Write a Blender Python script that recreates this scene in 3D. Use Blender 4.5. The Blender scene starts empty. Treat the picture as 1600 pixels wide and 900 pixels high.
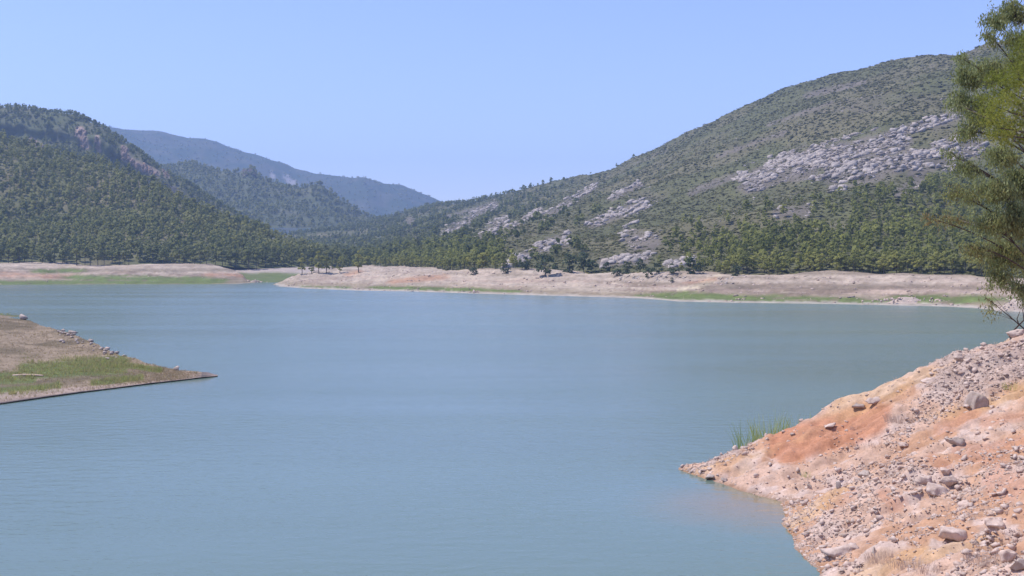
import bpy, bmesh, math, random
import numpy as np
from mathutils import Vector

# ------------------------------------------------------------------ camera, sky, sun, exposure
SC = bpy.context.scene
COL = SC.collection
F = 1931.0          # focal length in photograph pixels (1600 wide)
CAMZ = 12.0         # eye height above the water
HORIZ = 408.0       # photograph row of the true horizon
cam_d = bpy.data.cameras.new('camera')
cam_d.sensor_width = 36.0
cam_d.lens = 36.0 * F / 1600.0
cam_d.shift_y = (HORIZ - 450.0) / 1600.0
cam_d.clip_start, cam_d.clip_end = 0.5, 40000.0
cam = bpy.data.objects.new('camera', cam_d)
cam.location = (0, 0, CAMZ)
cam.rotation_euler = (math.radians(90), 0, 0)
COL.objects.link(cam)
SC.camera = cam

SUN_EL, SUN_AZ = math.radians(63), math.radians(-86)      # azimuth clockwise from +Y, so the sun stands ahead and to the left
world = bpy.data.worlds.new('World')
SC.world = world
world.use_nodes = True
wn = world.node_tree
bg = wn.nodes['Background']
sky = wn.nodes.new('ShaderNodeTexSky')
sky.sky_type = 'NISHITA'
sky.sun_disc = False
sky.sun_elevation, sky.sun_rotation = SUN_EL, SUN_AZ
sky.altitude, sky.air_density, sky.dust_density, sky.ozone_density = 300, 1.0, 0.15, 4.0
wb = wn.nodes.new('ShaderNodeMix')          # cool white balance of the video camera, the same over the whole sky
wb.data_type, wb.blend_type = 'RGBA', 'MULTIPLY'
wb.inputs[0].default_value = 1.0
wb.inputs[7].default_value = (1.06, 0.94, 1.18, 1)
wn.links.new(sky.outputs[0], wb.inputs[6]); wn.links.new(wb.outputs[2], bg.inputs[0])
bg.inputs[1].default_value = 0.14
sun_d = bpy.data.lights.new('sun', 'SUN')
sun_d.energy, sun_d.angle, sun_d.color = 3.7, math.radians(0.5), (1.0, 0.95, 0.88)
sun = bpy.data.objects.new('sun', sun_d)
to_sun = Vector((math.sin(SUN_AZ) * math.cos(SUN_EL), math.cos(SUN_AZ) * math.cos(SUN_EL), math.sin(SUN_EL)))
sun.rotation_euler = to_sun.to_track_quat('Z', 'Y').to_euler()
sun.location = (-60, 40, 90)
COL.objects.link(sun)
SC.view_settings.view_transform = 'Standard'
SC.view_settings.look = 'None'
SC.view_settings.exposure = 0.42
SC.view_settings.gamma = 1.0
SC.cycles.use_denoising = True
SC.cycles.max_bounces = 6
SC.cycles.volume_bounces = 1

# ------------------------------------------------------------------ numeric helpers
rng = np.random.default_rng(7)
random.seed(7)

def _hash(ix, iy, seed):
    h = (ix.astype(np.int64) * 374761393 + iy.astype(np.int64) * 668265263 + seed * 974711) & 0xFFFFFFFF
    h = ((h ^ (h >> 13)) * 1274126177) & 0xFFFFFFFF
    return ((h ^ (h >> 16)) & 0xFFFF) / 65535.0

def vnoise(x, y, seed=0):
    x, y = np.asarray(x, float), np.asarray(y, float)
    ix, iy = np.floor(x), np.floor(y)
    fx, fy = x - ix, y - iy
    fx, fy = fx * fx * (3 - 2 * fx), fy * fy * (3 - 2 * fy)
    a, b = _hash(ix, iy, seed), _hash(ix + 1, iy, seed)
    c, d = _hash(ix, iy + 1, seed), _hash(ix + 1, iy + 1, seed)
    return (a + (b - a) * fx) * (1 - fy) + (c + (d - c) * fx) * fy

def fbm(x, y, seed=0, octv=5, gain=0.5):
    s, a, t = 0.0, 1.0, 0.0
    x, y = np.asarray(x, float), np.asarray(y, float)
    for i in range(octv):
        s = s + a * vnoise(x, y, seed + i * 17)
        t += a
        a *= gain
        x, y = x * 2.03 + 11.3, y * 2.03 - 7.1
    return s / t            # 0..1

def sstep(a, b, x):
    t = np.clip((np.asarray(x, float) - a) / (b - a), 0, 1)
    return t * t * (3 - 2 * t)

def mix(a, b, t):
    t = np.asarray(t)[..., None]
    return np.asarray(a) * (1 - t) + np.asarray(b) * t

def world_at(px, py, Y):
    return np.array([(px - 800.0) / F * Y, Y, CAMZ + (HORIZ - py) / F * Y])

def proj(P):
    P = np.asarray(P, float)
    return 800 + P[..., 0] / P[..., 1] * F, HORIZ - (P[..., 2] - CAMZ) / P[..., 1] * F

def seg_mask(px, py, segs):
    m = np.full_like(px, -9.0)
    for x0, y0, x1, y1, w in segs:
        dx, dy = x1 - x0, y1 - y0
        t = np.clip(((px - x0) * dx + (py - y0) * dy) / (dx * dx + dy * dy + 1e-9), 0, 1)
        d = np.hypot(px - x0 - t * dx, py - y0 - t * dy)
        m = np.maximum(m, 1 - d / w)
    return m

def np_mesh(name, V, Fc, attrs=None, smooth=False):
    """One mesh from vertex and equal-sided face arrays; attrs: name -> (n,) floats or (n,3) colours per vertex."""
    V = np.asarray(V, np.float32)
    Fc = np.asarray(Fc, np.int32)
    me = bpy.data.meshes.new(name)
    n, k = Fc.shape
    me.vertices.add(len(V))
    me.vertices.foreach_set('co', V.ravel())
    me.loops.add(n * k)
    me.loops.foreach_set('vertex_index', Fc.ravel())
    me.polygons.add(n)
    me.polygons.foreach_set('loop_start', np.arange(n, dtype=np.int32) * k)
    me.update(calc_edges=True)
    if smooth:
        me.polygons.foreach_set('use_smooth', np.ones(n, bool))
    for an, av in (attrs or {}).items():
        av = np.asarray(av, np.float32)
        if av.ndim == 1:
            a = me.attributes.new(an, 'FLOAT', 'POINT')
            a.data.foreach_set('value', av)
        else:
            a = me.attributes.new(an, 'FLOAT_COLOR', 'POINT')
            a.data.foreach_set('color', np.hstack([av, np.ones((len(av), 1), np.float32)]).ravel())
    return me

def grid_faces(nu, nv):
    i = np.arange(nu * nv).reshape(nv, nu)
    return np.stack([i[:-1, :-1], i[:-1, 1:], i[1:, 1:], i[1:, :-1]], -1).reshape(-1, 4)

def add(name, me, mat=None, parent=None, loc=None):
    o = bpy.data.objects.new(name, me)
    COL.objects.link(o)
    if mat is not None and me is not None and not me.materials:
        me.materials.append(mat)
    if parent is not None:
        o.parent = parent
    if loc is not None:
        o.location = [float(v) for v in loc]
    return o

def tag(o, label, cat=None, group=None, kind=None):
    o['label'] = label
    if cat: o['category'] = cat
    if group: o['group'] = group
    if kind: o['kind'] = kind
    return o

# ------------------------------------------------------------------ materials
class Mat:
    def __init__(self, name, rough=0.9, spec=0.2):
        self.m = bpy.data.materials.new(name)
        self.m.use_nodes = True
        self.t = self.m.node_tree
        self.b = self.t.nodes['Principled BSDF']
        self.b.inputs['Roughness'].default_value = rough
        self.b.inputs['Specular IOR Level'].default_value = spec
    def n(self, typ, **kw):
        nd = self.t.nodes.new(typ)
        for k, v in kw.items():
            setattr(nd, k, v)
        return nd
    def l(self, a, b):
        self.t.links.new(a, b)
    def coord(self, obj=False):
        if not hasattr(self, '_c'):
            self._c = self.n('ShaderNodeTexCoord').outputs['Object'] if obj else self.n('ShaderNodeNewGeometry').outputs['Position']
        return self._c
    def noise(self, scale, detail=4, rough=0.55, stretch=None, obj=False):
        nd = self.n('ShaderNodeTexNoise')
        nd.inputs['Scale'].default_value = scale
        nd.inputs['Detail'].default_value = detail
        nd.inputs['Roughness'].default_value = rough
        c = self.coord(obj)
        if stretch:
            mp = self.n('ShaderNodeMapping')
            mp.inputs['Scale'].default_value = stretch
            self.l(c, mp.inputs[0]); c = mp.outputs[0]
        self.l(c, nd.inputs['Vector'])
        return nd.outputs['Fac']
    def ramp(self, fac, stops):
        r = self.n('ShaderNodeValToRGB')
        e = r.color_ramp.elements
        while len(e) < len(stops): e.new(0.5)
        for el, (p, c) in zip(e, stops):
            el.position = p
            el.color = (*c, 1) if len(c) == 3 else c
        self.l(fac, r.inputs[0])
        return r.outputs[0]
    def mixc(self, a, b, fac, mode='MIX'):
        x = self.n('ShaderNodeMix', data_type='RGBA', blend_type=mode)
        for s, v in ((x.inputs[0], fac), (x.inputs[6], a), (x.inputs[7], b)):
            if hasattr(v, 'links'): self.l(v, s)
            else: s.default_value = v if isinstance(v, (int, float)) else (*v, 1)
        return x.outputs[2]
    def math(self, op, a, b=0.0):
        x = self.n('ShaderNodeMath', operation=op)
        for s, v in ((x.inputs[0], a), (x.inputs[1], b)):
            if hasattr(v, 'links'): self.l(v, s)
            else: s.default_value = v
        return x.outputs[0]
    def attr(self, name, fac=False):
        a = self.n('ShaderNodeAttribute', attribute_name=name)
        return a.outputs['Fac'] if fac else a.outputs['Color']
    def bump(self, h, strength, dist):
        b = self.n('ShaderNodeBump')
        b.inputs['Strength'].default_value = strength
        b.inputs['Distance'].default_value = dist
        self.l(h, b.inputs['Height'])
        self.l(b.outputs[0], self.b.inputs['Normal'])
    def base(self, c):
        if hasattr(c, 'links'): self.l(c, self.b.inputs['Base Color'])
        else: self.b.inputs['Base Color'].default_value = (*c, 1)
        return self

def ground_mat(name, s1, s2, bump_d, contrast=(0.72, 1.25)):
    """Colour from the soil attribute, broken up by two scales of grain."""
    M = Mat(name, 0.95, 0.1)
    a = M.noise(s1, 6, 0.65)
    g = M.ramp(a, [(0.3, (contrast[0],) * 3), (0.7, (contrast[1],) * 3)])
    c = M.mixc(M.attr('soil'), g, 1.0, 'MULTIPLY')
    b = M.noise(s2, 3, 0.6)
    g2 = M.ramp(b, [(0.3, (0.85,) * 3), (0.7, (1.12,) * 3)])
    M.base(M.mixc(c, g2, 1.0, 'MULTIPLY'))
    M.bump(a, 0.6, bump_d)
    return M.m

def leaf_mat(name, stops, transl=0.25, rough=0.7, spread=0.5):
    M = Mat(name, rough, 0.25)
    v = M.math('ADD', M.attr('tint', True), M.math('MULTIPLY', M.math('SUBTRACT', M.n('ShaderNodeObjectInfo').outputs['Random'], 0.5), spread))
    c = M.ramp(v, stops)
    M.base(c)
    tr = M.n('ShaderNodeBsdfTranslucent')
    M.l(c, tr.inputs[0])
    ms = M.n('ShaderNodeMixShader')
    ms.inputs[0].default_value = transl
    M.l(M.b.outputs[0], ms.inputs[1]); M.l(tr.outputs[0], ms.inputs[2])
    M.l(ms.outputs[0], M.t.nodes['Material Output'].inputs[0])
    return M.m

def rock_mat(name, c0, c1, scale, bump_d):
    M = Mat(name, 0.92, 0.15)
    a = M.noise(scale, 5, 0.65, obj=False)
    c = M.ramp(a, [(0.3, c0), (0.7, c1)])
    r = M.n('ShaderNodeObjectInfo').outputs['Random']
    t = M.math('ADD', M.attr('tint', True), M.math('MULTIPLY', r, 0.4))
    g = M.ramp(t, [(0.0, (0.7, 0.68, 0.66)), (0.5, (1, 1, 1)), (1.0, (1.12, 1.02, 0.94))])
    M.base(M.mixc(c, g, 1.0, 'MULTIPLY'))
    M.bump(M.noise(scale * 2.5, 5, 0.7), 0.7, bump_d)
    return M.m

M_hill = ground_mat('hill_scrub_soil', 0.06, 0.5, 1.0)
M_shore = ground_mat('drawdown_soil', 0.12, 0.9, 0.25, (0.8, 1.15))
M_bank = ground_mat('bank_soil', 1.6, 9.0, 0.10, (0.74, 1.15))
M_pen = ground_mat('peninsula_soil', 0.5, 4.0, 0.08)
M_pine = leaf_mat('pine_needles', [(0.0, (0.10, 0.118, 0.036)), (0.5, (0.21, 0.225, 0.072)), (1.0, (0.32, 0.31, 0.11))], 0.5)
M_pine_r = leaf_mat('yellow_green_needles', [(0.0, (0.17, 0.185, 0.045)), (0.5, (0.32, 0.325, 0.085)), (1.0, (0.45, 0.42, 0.12))], 0.55)  # lighter, yellower foliage for the right wood and slender trees
M_scrub = leaf_mat('maquis_leaves', [(0.0, (0.110, 0.118, 0.046)), (0.5, (0.185, 0.185, 0.074)), (1.0, (0.28, 0.25, 0.115))], 0.45)
M_bush = leaf_mat('dark_bush_leaves', [(0.0, (0.025, 0.040, 0.020)), (0.5, (0.055, 0.080, 0.034)), (1.0, (0.105, 0.125, 0.050))], 0.3)
M_bark = rock_mat('bark', (0.06, 0.045, 0.035), (0.13, 0.10, 0.08), 3.0, 0.03)
M_lime = rock_mat('limestone', (0.25, 0.215, 0.19), (0.52, 0.455, 0.40), 0.6, 0.3)
M_stone = rock_mat('pale_stone', (0.44, 0.325, 0.26), (0.68, 0.54, 0.455), 4.0, 0.03)
M_grey = rock_mat('grey_stone', (0.34, 0.275, 0.23), (0.52, 0.43, 0.37), 4.0, 0.04)

# ------------------------------------------------------------------ ruled land surfaces
def rowvals(row, pxs):
    r = np.array(row, float)
    return np.interp(pxs, r[:, 0], r[:, 1]), np.interp(pxs, r[:, 0], r[:, 2])

class Land:
    """A hillside as rows of points from its foot over its crest and down the far side, finely subdivided and roughened."""
    def __init__(self, rows, pxs, steps, amp, scale, seed, lock=0, ridge=None):
        self.pxs = np.asarray(pxs, float)
        pts = []
        for row in rows:
            if isinstance(row, np.ndarray) and row.ndim == 2 and row.shape[1] == 3 and len(row) == len(self.pxs):
                pts.append(row)
                continue
            py, Y = rowvals(row, self.pxs)
            pts.append(np.stack([(self.pxs - 800) / F * Y, Y, CAMZ + (HORIZ - py) / F * Y], -1))
        ctrl = np.stack(pts)                       # rows, cols, 3
        out, ramp = [], []
        nr = len(ctrl)
        for r in range(nr - 1):
            p0, p1, p2, p3 = ctrl[max(r - 1, 0)], ctrl[r], ctrl[r + 1], ctrl[min(r + 2, nr - 1)]
            k = steps[r]
            for j in range(k):
                t = j / k
                cr = 0.5 * (2 * p1 + (p2 - p0) * t + (2 * p0 - 5 * p1 + 4 * p2 - p3) * t * t + (3 * p1 - p0 - 3 * p2 + p3) * t ** 3)
                li = p1 + (p2 - p1) * t
                out.append(0.5 * cr + 0.5 * li); ramp.append(r + t)
        out.append(ctrl[-1]); ramp.append(nr - 1)
        G = np.stack(out)
        self.v = np.array(ramp)
        n = fbm(G[..., 0] / scale, G[..., 1] / scale, seed, 6) - 0.5
        g = np.abs(fbm(G[..., 0] / scale * 0.8 + 40, G[..., 1] / scale * 0.35, seed + 5, 4) - 0.5)
        wgt = sstep(lock, lock + 0.6, self.v)[:, None]
        G[..., 2] += (n * amp * 2 - g * amp * 1.2 + amp * 0.2) * wgt
        self.G = G
    def mesh(self, name, soil):
        nv, nu = self.G.shape[:2]
        return np_mesh(name, self.G.reshape(-1, 3), grid_faces(nu, nv), {'soil': soil.reshape(-1, 3)}, True)
    def area_cells(self, v0, v1, px0, px1):
        iv = np.where((self.v[:-1] >= v0) & (self.v[1:] <= v1 + 1e-6))[0]
        iu = np.where((self.pxs[:-1] >= px0) & (self.pxs[1:] <= px1))[0]
        a = self.G[np.ix_(iv, iu)]; b = self.G[np.ix_(iv, iu + 1)]; c = self.G[np.ix_(iv + 1, iu)]
        ar = np.abs((b[..., 0] - a[..., 0]) * (c[..., 1] - a[..., 1]) - (b[..., 1] - a[..., 1]) * (c[..., 0] - a[..., 0]))
        return iv, iu, ar
    def sample(self, rho, v0, v1, px0, px1):
        """Points spread evenly per square metre of plan."""
        iv, iu, ar = self.area_cells(v0, v1, px0, px1)
        n = int(ar.sum() * rho)
        p = (ar / ar.sum()).ravel()
        k = rng.choice(len(p), n, p=p)
        i, j = iv[k // len(iu)], iu[k % len(iu)]
        s, t = rng.random((2, n, 1))
        G = self.G
        P = (G[i, j] * (1 - s) + G[i, j + 1] * s) * (1 - t) + (G[i + 1, j] * (1 - s) + G[i + 1, j + 1] * s) * t
        return P
    def find(self, px, py):
        """The point of the visible face that lies at that spot of the photograph."""
        j = int(np.clip(np.searchsorted(self.pxs, px), 1, len(self.pxs) - 1))
        w = (px - self.pxs[j - 1]) / (self.pxs[j] - self.pxs[j - 1])
        c = self.G[:, j - 1] * (1 - w) + self.G[:, j] * w
        q = proj(c)[1]
        for r in range(1, len(q)):
            if q[r] <= py:
                t = np.clip((q[r - 1] - py) / (q[r - 1] - q[r] + 1e-9), 0, 1)
                return c[r - 1] * (1 - t) + c[r] * t
        return c[-1]

def shore_row(row):
    return [(px, py, CAMZ * F / (py - HORIZ)) for px, py in row]

def under(row, dY, z):
    """The same line pushed towards the lake and below the water."""
    out = []
    for px, py, Y in row:
        Y2 = Y - dY
        out.append((px, HORIZ + (CAMZ - z) / Y2 * F, Y2))
    return out

# --- left shore and left hill
W_l = shore_row([(-500, 449), (0, 445), (200, 444.3), (330, 444), (380, 443), (392, 442), (400, 441.5), (412, 440.5)])
T_l = [(-500, 418, 690), (0, 416, 705), (60, 420, 702), (105, 426, 700), (132, 417, 712), (220, 416, 715), (330, 418, 715), (366, 423, 716), (379, 428, 716), (386, 437, 712), (398, 443, 705), (412, 446, 700)]
HS_l = [(-500, 414, 730), (0, 412, 735), (140, 412, 745), (330, 413, 755), (366, 424, 750), (384, 441, 735), (412, 447, 710)]
H_l = [(-500, 414, 730), (0, 412, 735), (140, 412, 745), (330, 413, 755), (420, 417, 775), (560, 416, 830)]
A_r = [(-500, 165, 1200), (-200, 195, 1150), (0, 220, 1100), (130, 256, 1080), (180, 266, 1060), (250, 301, 1030), (330, 340, 1000), (400, 366, 970), (450, 386, 940), (500, 402, 920), (540, 412, 900), (580, 416, 880)]
A_m = [(-500, 330, 920), (0, 330, 910), (130, 338, 905), (250, 352, 890), (330, 370, 880), (400, 385, 870), (450, 396, 860), (500, 406, 860), (580, 416, 850)]
A_b = [(px, py + 60, Y + 260) for px, py, Y in A_r]
px_l = np.arange(-500, 413, 3)
shoreL = Land([under(W_l, 14, -3), W_l, T_l, HS_l], px_l, [3, 30, 8], 1.5, 30, 3, lock=0.95)
hillA = Land([[(a, b + 3, c - 6) for a, b, c in H_l], A_m, A_r, A_b], np.arange(-500, 581, 4), [26, 30, 10], 9, 110, 11, lock=0.0)
def terrace(L, step, amt, seed):
    z = L.G[..., 2]
    w = sstep(0.15, 0.8, z) * (L.v <= 2.0)[:, None]
    zz = z + (fbm(L.G[..., 0] / 25, L.G[..., 1] / 25, seed, 4) - 0.5) * 1.6
    q = np.floor(zz / step); f = zz / step - q
    L.G[..., 2] = z + w * amt * (((q + sstep(0.55, 0.95, f)) * step) - zz)
    L.G[..., 2] += w * (fbm(L.G[..., 0] / 5, L.G[..., 1] / 9, seed + 2, 4) - 0.5) * 1.3
terrace(shoreL, 1.3, 0.95, 401)
# --- far left hill with cliffs
B_r = [(-500, 120, 1800), (-200, 150, 1750), (0, 167, 1700), (70, 172, 1680), (120, 184, 1660), (160, 204, 1640), (220, 238, 1620), (270, 275, 1600), (310, 304, 1580), (340, 322, 1560), (420, 370, 1500)]
B_ct = [(px, py + 26 - 8 * (px > 150), Y - 70) for px, py, Y in B_r]
B_cb = [(px, py + 52 - 14 * (px > 230), Y - 84) for px, py, Y in B_r]
B_0 = [(-500, 300, 1250), (0, 300, 1300), (200, 315, 1350), (350, 350, 1400), (420, 385, 1400)]
B_b = [(px, py + 60, Y + 350) for px, py, Y in B_r]
hillB = Land([B_0, B_cb, B_ct, B_r, B_b], np.arange(-500, 421, 3), [20, 14, 12, 8], 11, 90, 23)
cw = ((hillB.v > 0.85) & (hillB.v < 2.15)).astype(float)[:, None]
hillB.G[..., 1] += cw * ((fbm(hillB.G[..., 0] / 9, hillB.G[..., 2] / 40, 301, 4) - 0.5) * 22)
hillB.G[..., 2] += cw * ((fbm(hillB.G[..., 0] / 16, hillB.G[..., 1] / 16, 303, 4) - 0.5) * 9)
# --- middle ridge
C_r = [(120, 268, 2650), (200, 262, 2600), (270, 262, 2600), (300, 257, 2580), (340, 264, 2550), (374, 271, 2530), (384, 266, 2520), (394, 266, 2520), (402, 275, 2520), (420, 286, 2500), (470, 296, 2450), (500, 290, 2430), (530, 308, 2420), (570, 334, 2400), (600, 347, 2400), (700, 372, 2400)]
C_0 = [(120, 350, 2000), (450, 356, 2100), (575, 358, 2200), (700, 378, 2300)]
C_m = [(120, 312, 2300), (300, 308, 2320), (450, 325, 2300), (575, 348, 2300), (700, 375, 2350)]
C_b = [(px, py + 50, Y + 500) for px, py, Y in C_r]
hillC = Land([C_0, C_m, C_r, C_b], np.arange(120, 701, 3), [22, 22, 8], 16, 150, 31)
# --- far range
D_r = [(-400, 150, 5200), (0, 185, 5100), (160, 194, 5000), (190, 200, 5000), (260, 213, 5000), (320, 223, 5000), (370, 240, 5000), (420, 258, 5000), (460, 270, 5000), (500, 275, 5000), (540, 283, 5000), (570, 284, 5000), (600, 297, 5000), (630, 298, 5000), (660, 309, 5000), (690, 319, 5000), (760, 335, 5000), (1000, 345, 5000)]
D_0 = [(-400, 400, 3300), (1000, 400, 3300)]
D_m = [(px, 0.45 * py + 0.55 * 395, 4200) for px, py, Y in D_r]
D_b = [(px, py + 60, 6500) for px, py, Y in D_r]
hillD = Land([D_0, D_m, D_r, D_b], np.arange(-400, 1001, 4), [26, 26, 6], 60, 480, 41, lock=0.0)
# --- right shore and right hill
W_r = shore_row([(424, 446), (436, 447.5), (480, 451), (560, 454), (650, 455.5), (750, 459), (900, 463), (1000, 466), (1060, 471), (1150, 473), (1300, 475), (1400, 477), (1480, 479), (1530, 482), (1560, 485), (1600, 488), (1700, 493), (2000, 505)])
T_r = [(424, 446, 625), (440, 441, 635), (465, 431, 655), (490, 427, 660), (560, 425, 655), (640, 424, 590), (700, 428, 560), (800, 424, 520), (860, 427, 500), (950, 431, 480), (1050, 429, 450), (1110, 432, 432), (1160, 430, 430), (1300, 431, 412), (1400, 432, 400), (1540, 433, 385), (1600, 432, 375), (2000, 432, 340)]
HS_r = [(424, 446.5, 670), (440, 444, 690), (465, 433, 700), (490, 426.5, 760), (520, 421, 790), (560, 416, 790), (620, 416, 740), (700, 421, 600), (760, 421, 550), (800, 421, 535), (950, 427, 492), (1050, 426, 462), (1160, 427, 442), (1300, 428, 424), (1400, 429, 412), (1600, 429, 386), (2000, 429, 350)]
H_r = [(424, 424, 800), (500, 416, 800), (560, 416, 790), (620, 416, 740), (700, 421, 600), (760, 421, 550), (800, 421, 535), (950, 427, 492), (1050, 426, 462), (1160, 427, 442), (1300, 428, 424), (1400, 429, 412), (1600, 429, 386), (2000, 429, 350)]
R_r = [(420, 376, 2000), (520, 360, 2200), (600, 345, 2300), (650, 333, 2300), (690, 322, 2300), (740, 317, 2200), (800, 304, 2050), (850, 292, 1900), (900, 281, 1800), (950, 269, 1700), (1000, 249, 1600), (1040, 229, 1550), (1080, 204, 1500), (1130, 178, 1450), (1180, 160, 1400), (1230, 141, 1380), (1280, 128, 1350), (1340, 114, 1300), (1400, 99, 1250), (1450, 90, 1200), (1500, 83, 1150), (1540, 67, 1120), (1600, 52, 1100), (1800, 20, 1050), (2000, 30, 1000)]
M1_r = [(420, 400, 1300), (560, 396, 1250), (690, 378, 1050), (800, 362, 900), (950, 345, 800), (1100, 330, 750), (1250, 302, 720), (1400, 287, 700), (1600, 290, 680), (2000, 290, 650)]
M2_r = [(420, 388, 1700), (560, 376, 1700), (690, 345, 1600), (800, 330, 1400), (950, 300, 1200), (1100, 255, 1050), (1250, 220, 930), (1400, 190, 850), (1600, 170, 800), (2000, 160, 760)]
R_b = [(px, py + 70, Y + 400) for px, py, Y in R_r]
px_r = np.arange(424, 2001, 2)
shoreR = Land([under(W_r, 14, -3), W_r, T_r, HS_r], px_r, [3, 36, 8], 1.5, 22, 5, lock=0.95)
hillR = Land([[(a, b + 3, c - 6) for a, b, c in H_r], M1_r, M2_r, R_r, R_b], np.arange(424, 2001, 4), [34, 30, 34, 8], 8, 90, 53, lock=0.0)
terrace(shoreR, 1.1, 0.95, 405)
# --- grassy flat at the head of the inlet
I_w = [(330, 441, 700), (392, 441.2, 698), (460, 441.2, 698), (520, 442, 690)]
I_m = [(330, 430, 735), (460, 430, 735), (520, 430, 735)]
I_t = [(330, 420, 765), (460, 420, 768), (520, 420, 775)]
I_b = [(330, 413, 830), (520, 413, 840)]
flat = Land([under(I_w, 10, -2), I_w, I_m, I_t, I_b], np.arange(330, 521, 4), [2, 6, 5, 3], 0.5, 30, 61, lock=1.0)

ROCKS = [(1170, 285, 1260, 245, 24), (1240, 262, 1400, 225, 30), (1300, 275, 1460, 245, 26), (1390, 212, 1500, 180, 12), (1430, 260, 1520, 225, 28),
         (695, 368, 772, 322, 10), (750, 374, 785, 345, 12), (792, 358, 845, 331, 6), (925, 350, 1010, 318, 10), (850, 340, 930, 290, 7),
         (955, 310, 1000, 288, 7), (985, 372, 1020, 378, 20), (848, 385, 885, 372, 14), (795, 414, 822, 400, 11), (940, 412, 1010, 405, 10),
         (1045, 412, 1085, 408, 12), (1215, 335, 1260, 330, 12), (1080, 300, 1150, 275, 7), (1120, 245, 1230, 205, 4), (1200, 195, 1300, 160, 4),
         (1260, 150, 1350, 128, 6), (1090, 345, 1094, 343, 5), (640, 352, 640, 345, 7), (1400, 300, 1440, 285, 10), (700, 340, 770, 318, 5)]

def hill_soil(L, base, alt, rocks=None, seed=0, rockcol=(0.165, 0.138, 0.112), streak=True):
    G = L.G
    px, py = proj(G)
    n = fbm(G[..., 0] / 60, G[..., 1] / 60, seed, 5)
    c = mix(base, alt, sstep(0.38, 0.66, n))
    if rocks is not None:
        m = seg_mask(px, py, rocks)
        q = fbm(G[..., 0] / 14, G[..., 1] / 14, seed + 9, 4)
        c = mix(c, rockcol, 0.85 * sstep(0.05, 0.5, m + (q - 0.5) * 1.1))
        # thin limestone strata cropping out along the slope
        st = fbm((G[..., 0] * 0.5 + G[..., 2]) / 22, (G[..., 1]) / 160, seed + 4, 5)
        c = mix(c, rockcol, 0.35 * sstep(0.68, 0.76, st) * sstep(520, 700, px))
    return c

add('ground', np_mesh('ground', [(-14000, -6000, -4), (14000, -6000, -4), (14000, 14000, -4), (-14000, 14000, -4)], [[0, 1, 2, 3]], {'soil': np.tile((0.20, 0.17, 0.13), (4, 1))}), M_shore)
tag(bpy.data.objects['ground'], 'valley floor under the lake and beyond the hills', kind='structure')

soilA = hill_soil(hillA, (0.125, 0.130, 0.060), (0.17, 0.15, 0.09), seed=2)
tag(add('hill_left', hillA.mesh('hill_left', soilA), M_hill), 'pine covered hill rising from the left shore', kind='structure')
CLIFF = [(125, 205, 134, 228, 9), (152, 214, 154, 236, 4), (194, 232, 198, 250, 7), (205, 252, 245, 272, 8), (50, 222, 62, 232, 8), (255, 266, 262, 276, 4)]
soilB = hill_soil(hillB, (0.10, 0.108, 0.052), (0.13, 0.125, 0.07), seed=3)
pxb, pyb = proj(hillB.G)
cl = sstep(0.0, 0.4, seg_mask(pxb, pyb, CLIFF) + (fbm(hillB.G[..., 0] / 12, hillB.G[..., 2] / 20, 8) - 0.5) * 0.8)
soilB = mix(soilB, (0.38, 0.27, 0.22), cl * np.where(pxb > 180, 0.45, 1.0))
steep = ((hillB.v > 1.0) & (hillB.v < 2.0))[:, None] * sstep(60, 120, pxb)
soilB = mix(soilB, (0.12, 0.105, 0.10), 0.8 * steep * (1 - cl) * sstep(0.35, 0.6, fbm(hillB.G[..., 0] / 25, hillB.G[..., 2] / 15, 305)))
tag(add('hill_left_far', hillB.mesh('hill_left_far', soilB), M_hill), 'higher wooded hill with cliffs behind the left hill', kind='structure')
soilC = hill_soil(hillC, (0.09, 0.10, 0.055), (0.12, 0.12, 0.07), seed=4)
tag(add('hill_middle', hillC.mesh('hill_middle', soilC), M_hill), 'wooded ridge with a small crag in the middle distance', kind='structure')
soilD = hill_soil(hillD, (0.045, 0.06, 0.035), (0.08, 0.08, 0.055), seed=5)
pxd, pyd = proj(hillD.G)
soilD = mix(soilD, (0.36, 0.31, 0.29), 0.8 * sstep(0.1, 0.4, seg_mask(pxd, pyd, [(448, 276, 456, 290, 6), (460, 284, 463, 292, 4), (424, 270, 426, 276, 4)])))
tag(add('mountain_far', hillD.mesh('mountain_far', soilD), M_hill), 'blue hazy mountain range on the skyline', kind='structure')
soilR = hill_soil(hillR, (0.112, 0.112, 0.050), (0.145, 0.130, 0.070), ROCKS, 6)
tag(add('hill_right', hillR.mesh('hill_right', soilR), M_hill), 'long scrubby limestone hill above the right shore', kind='structure')

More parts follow.
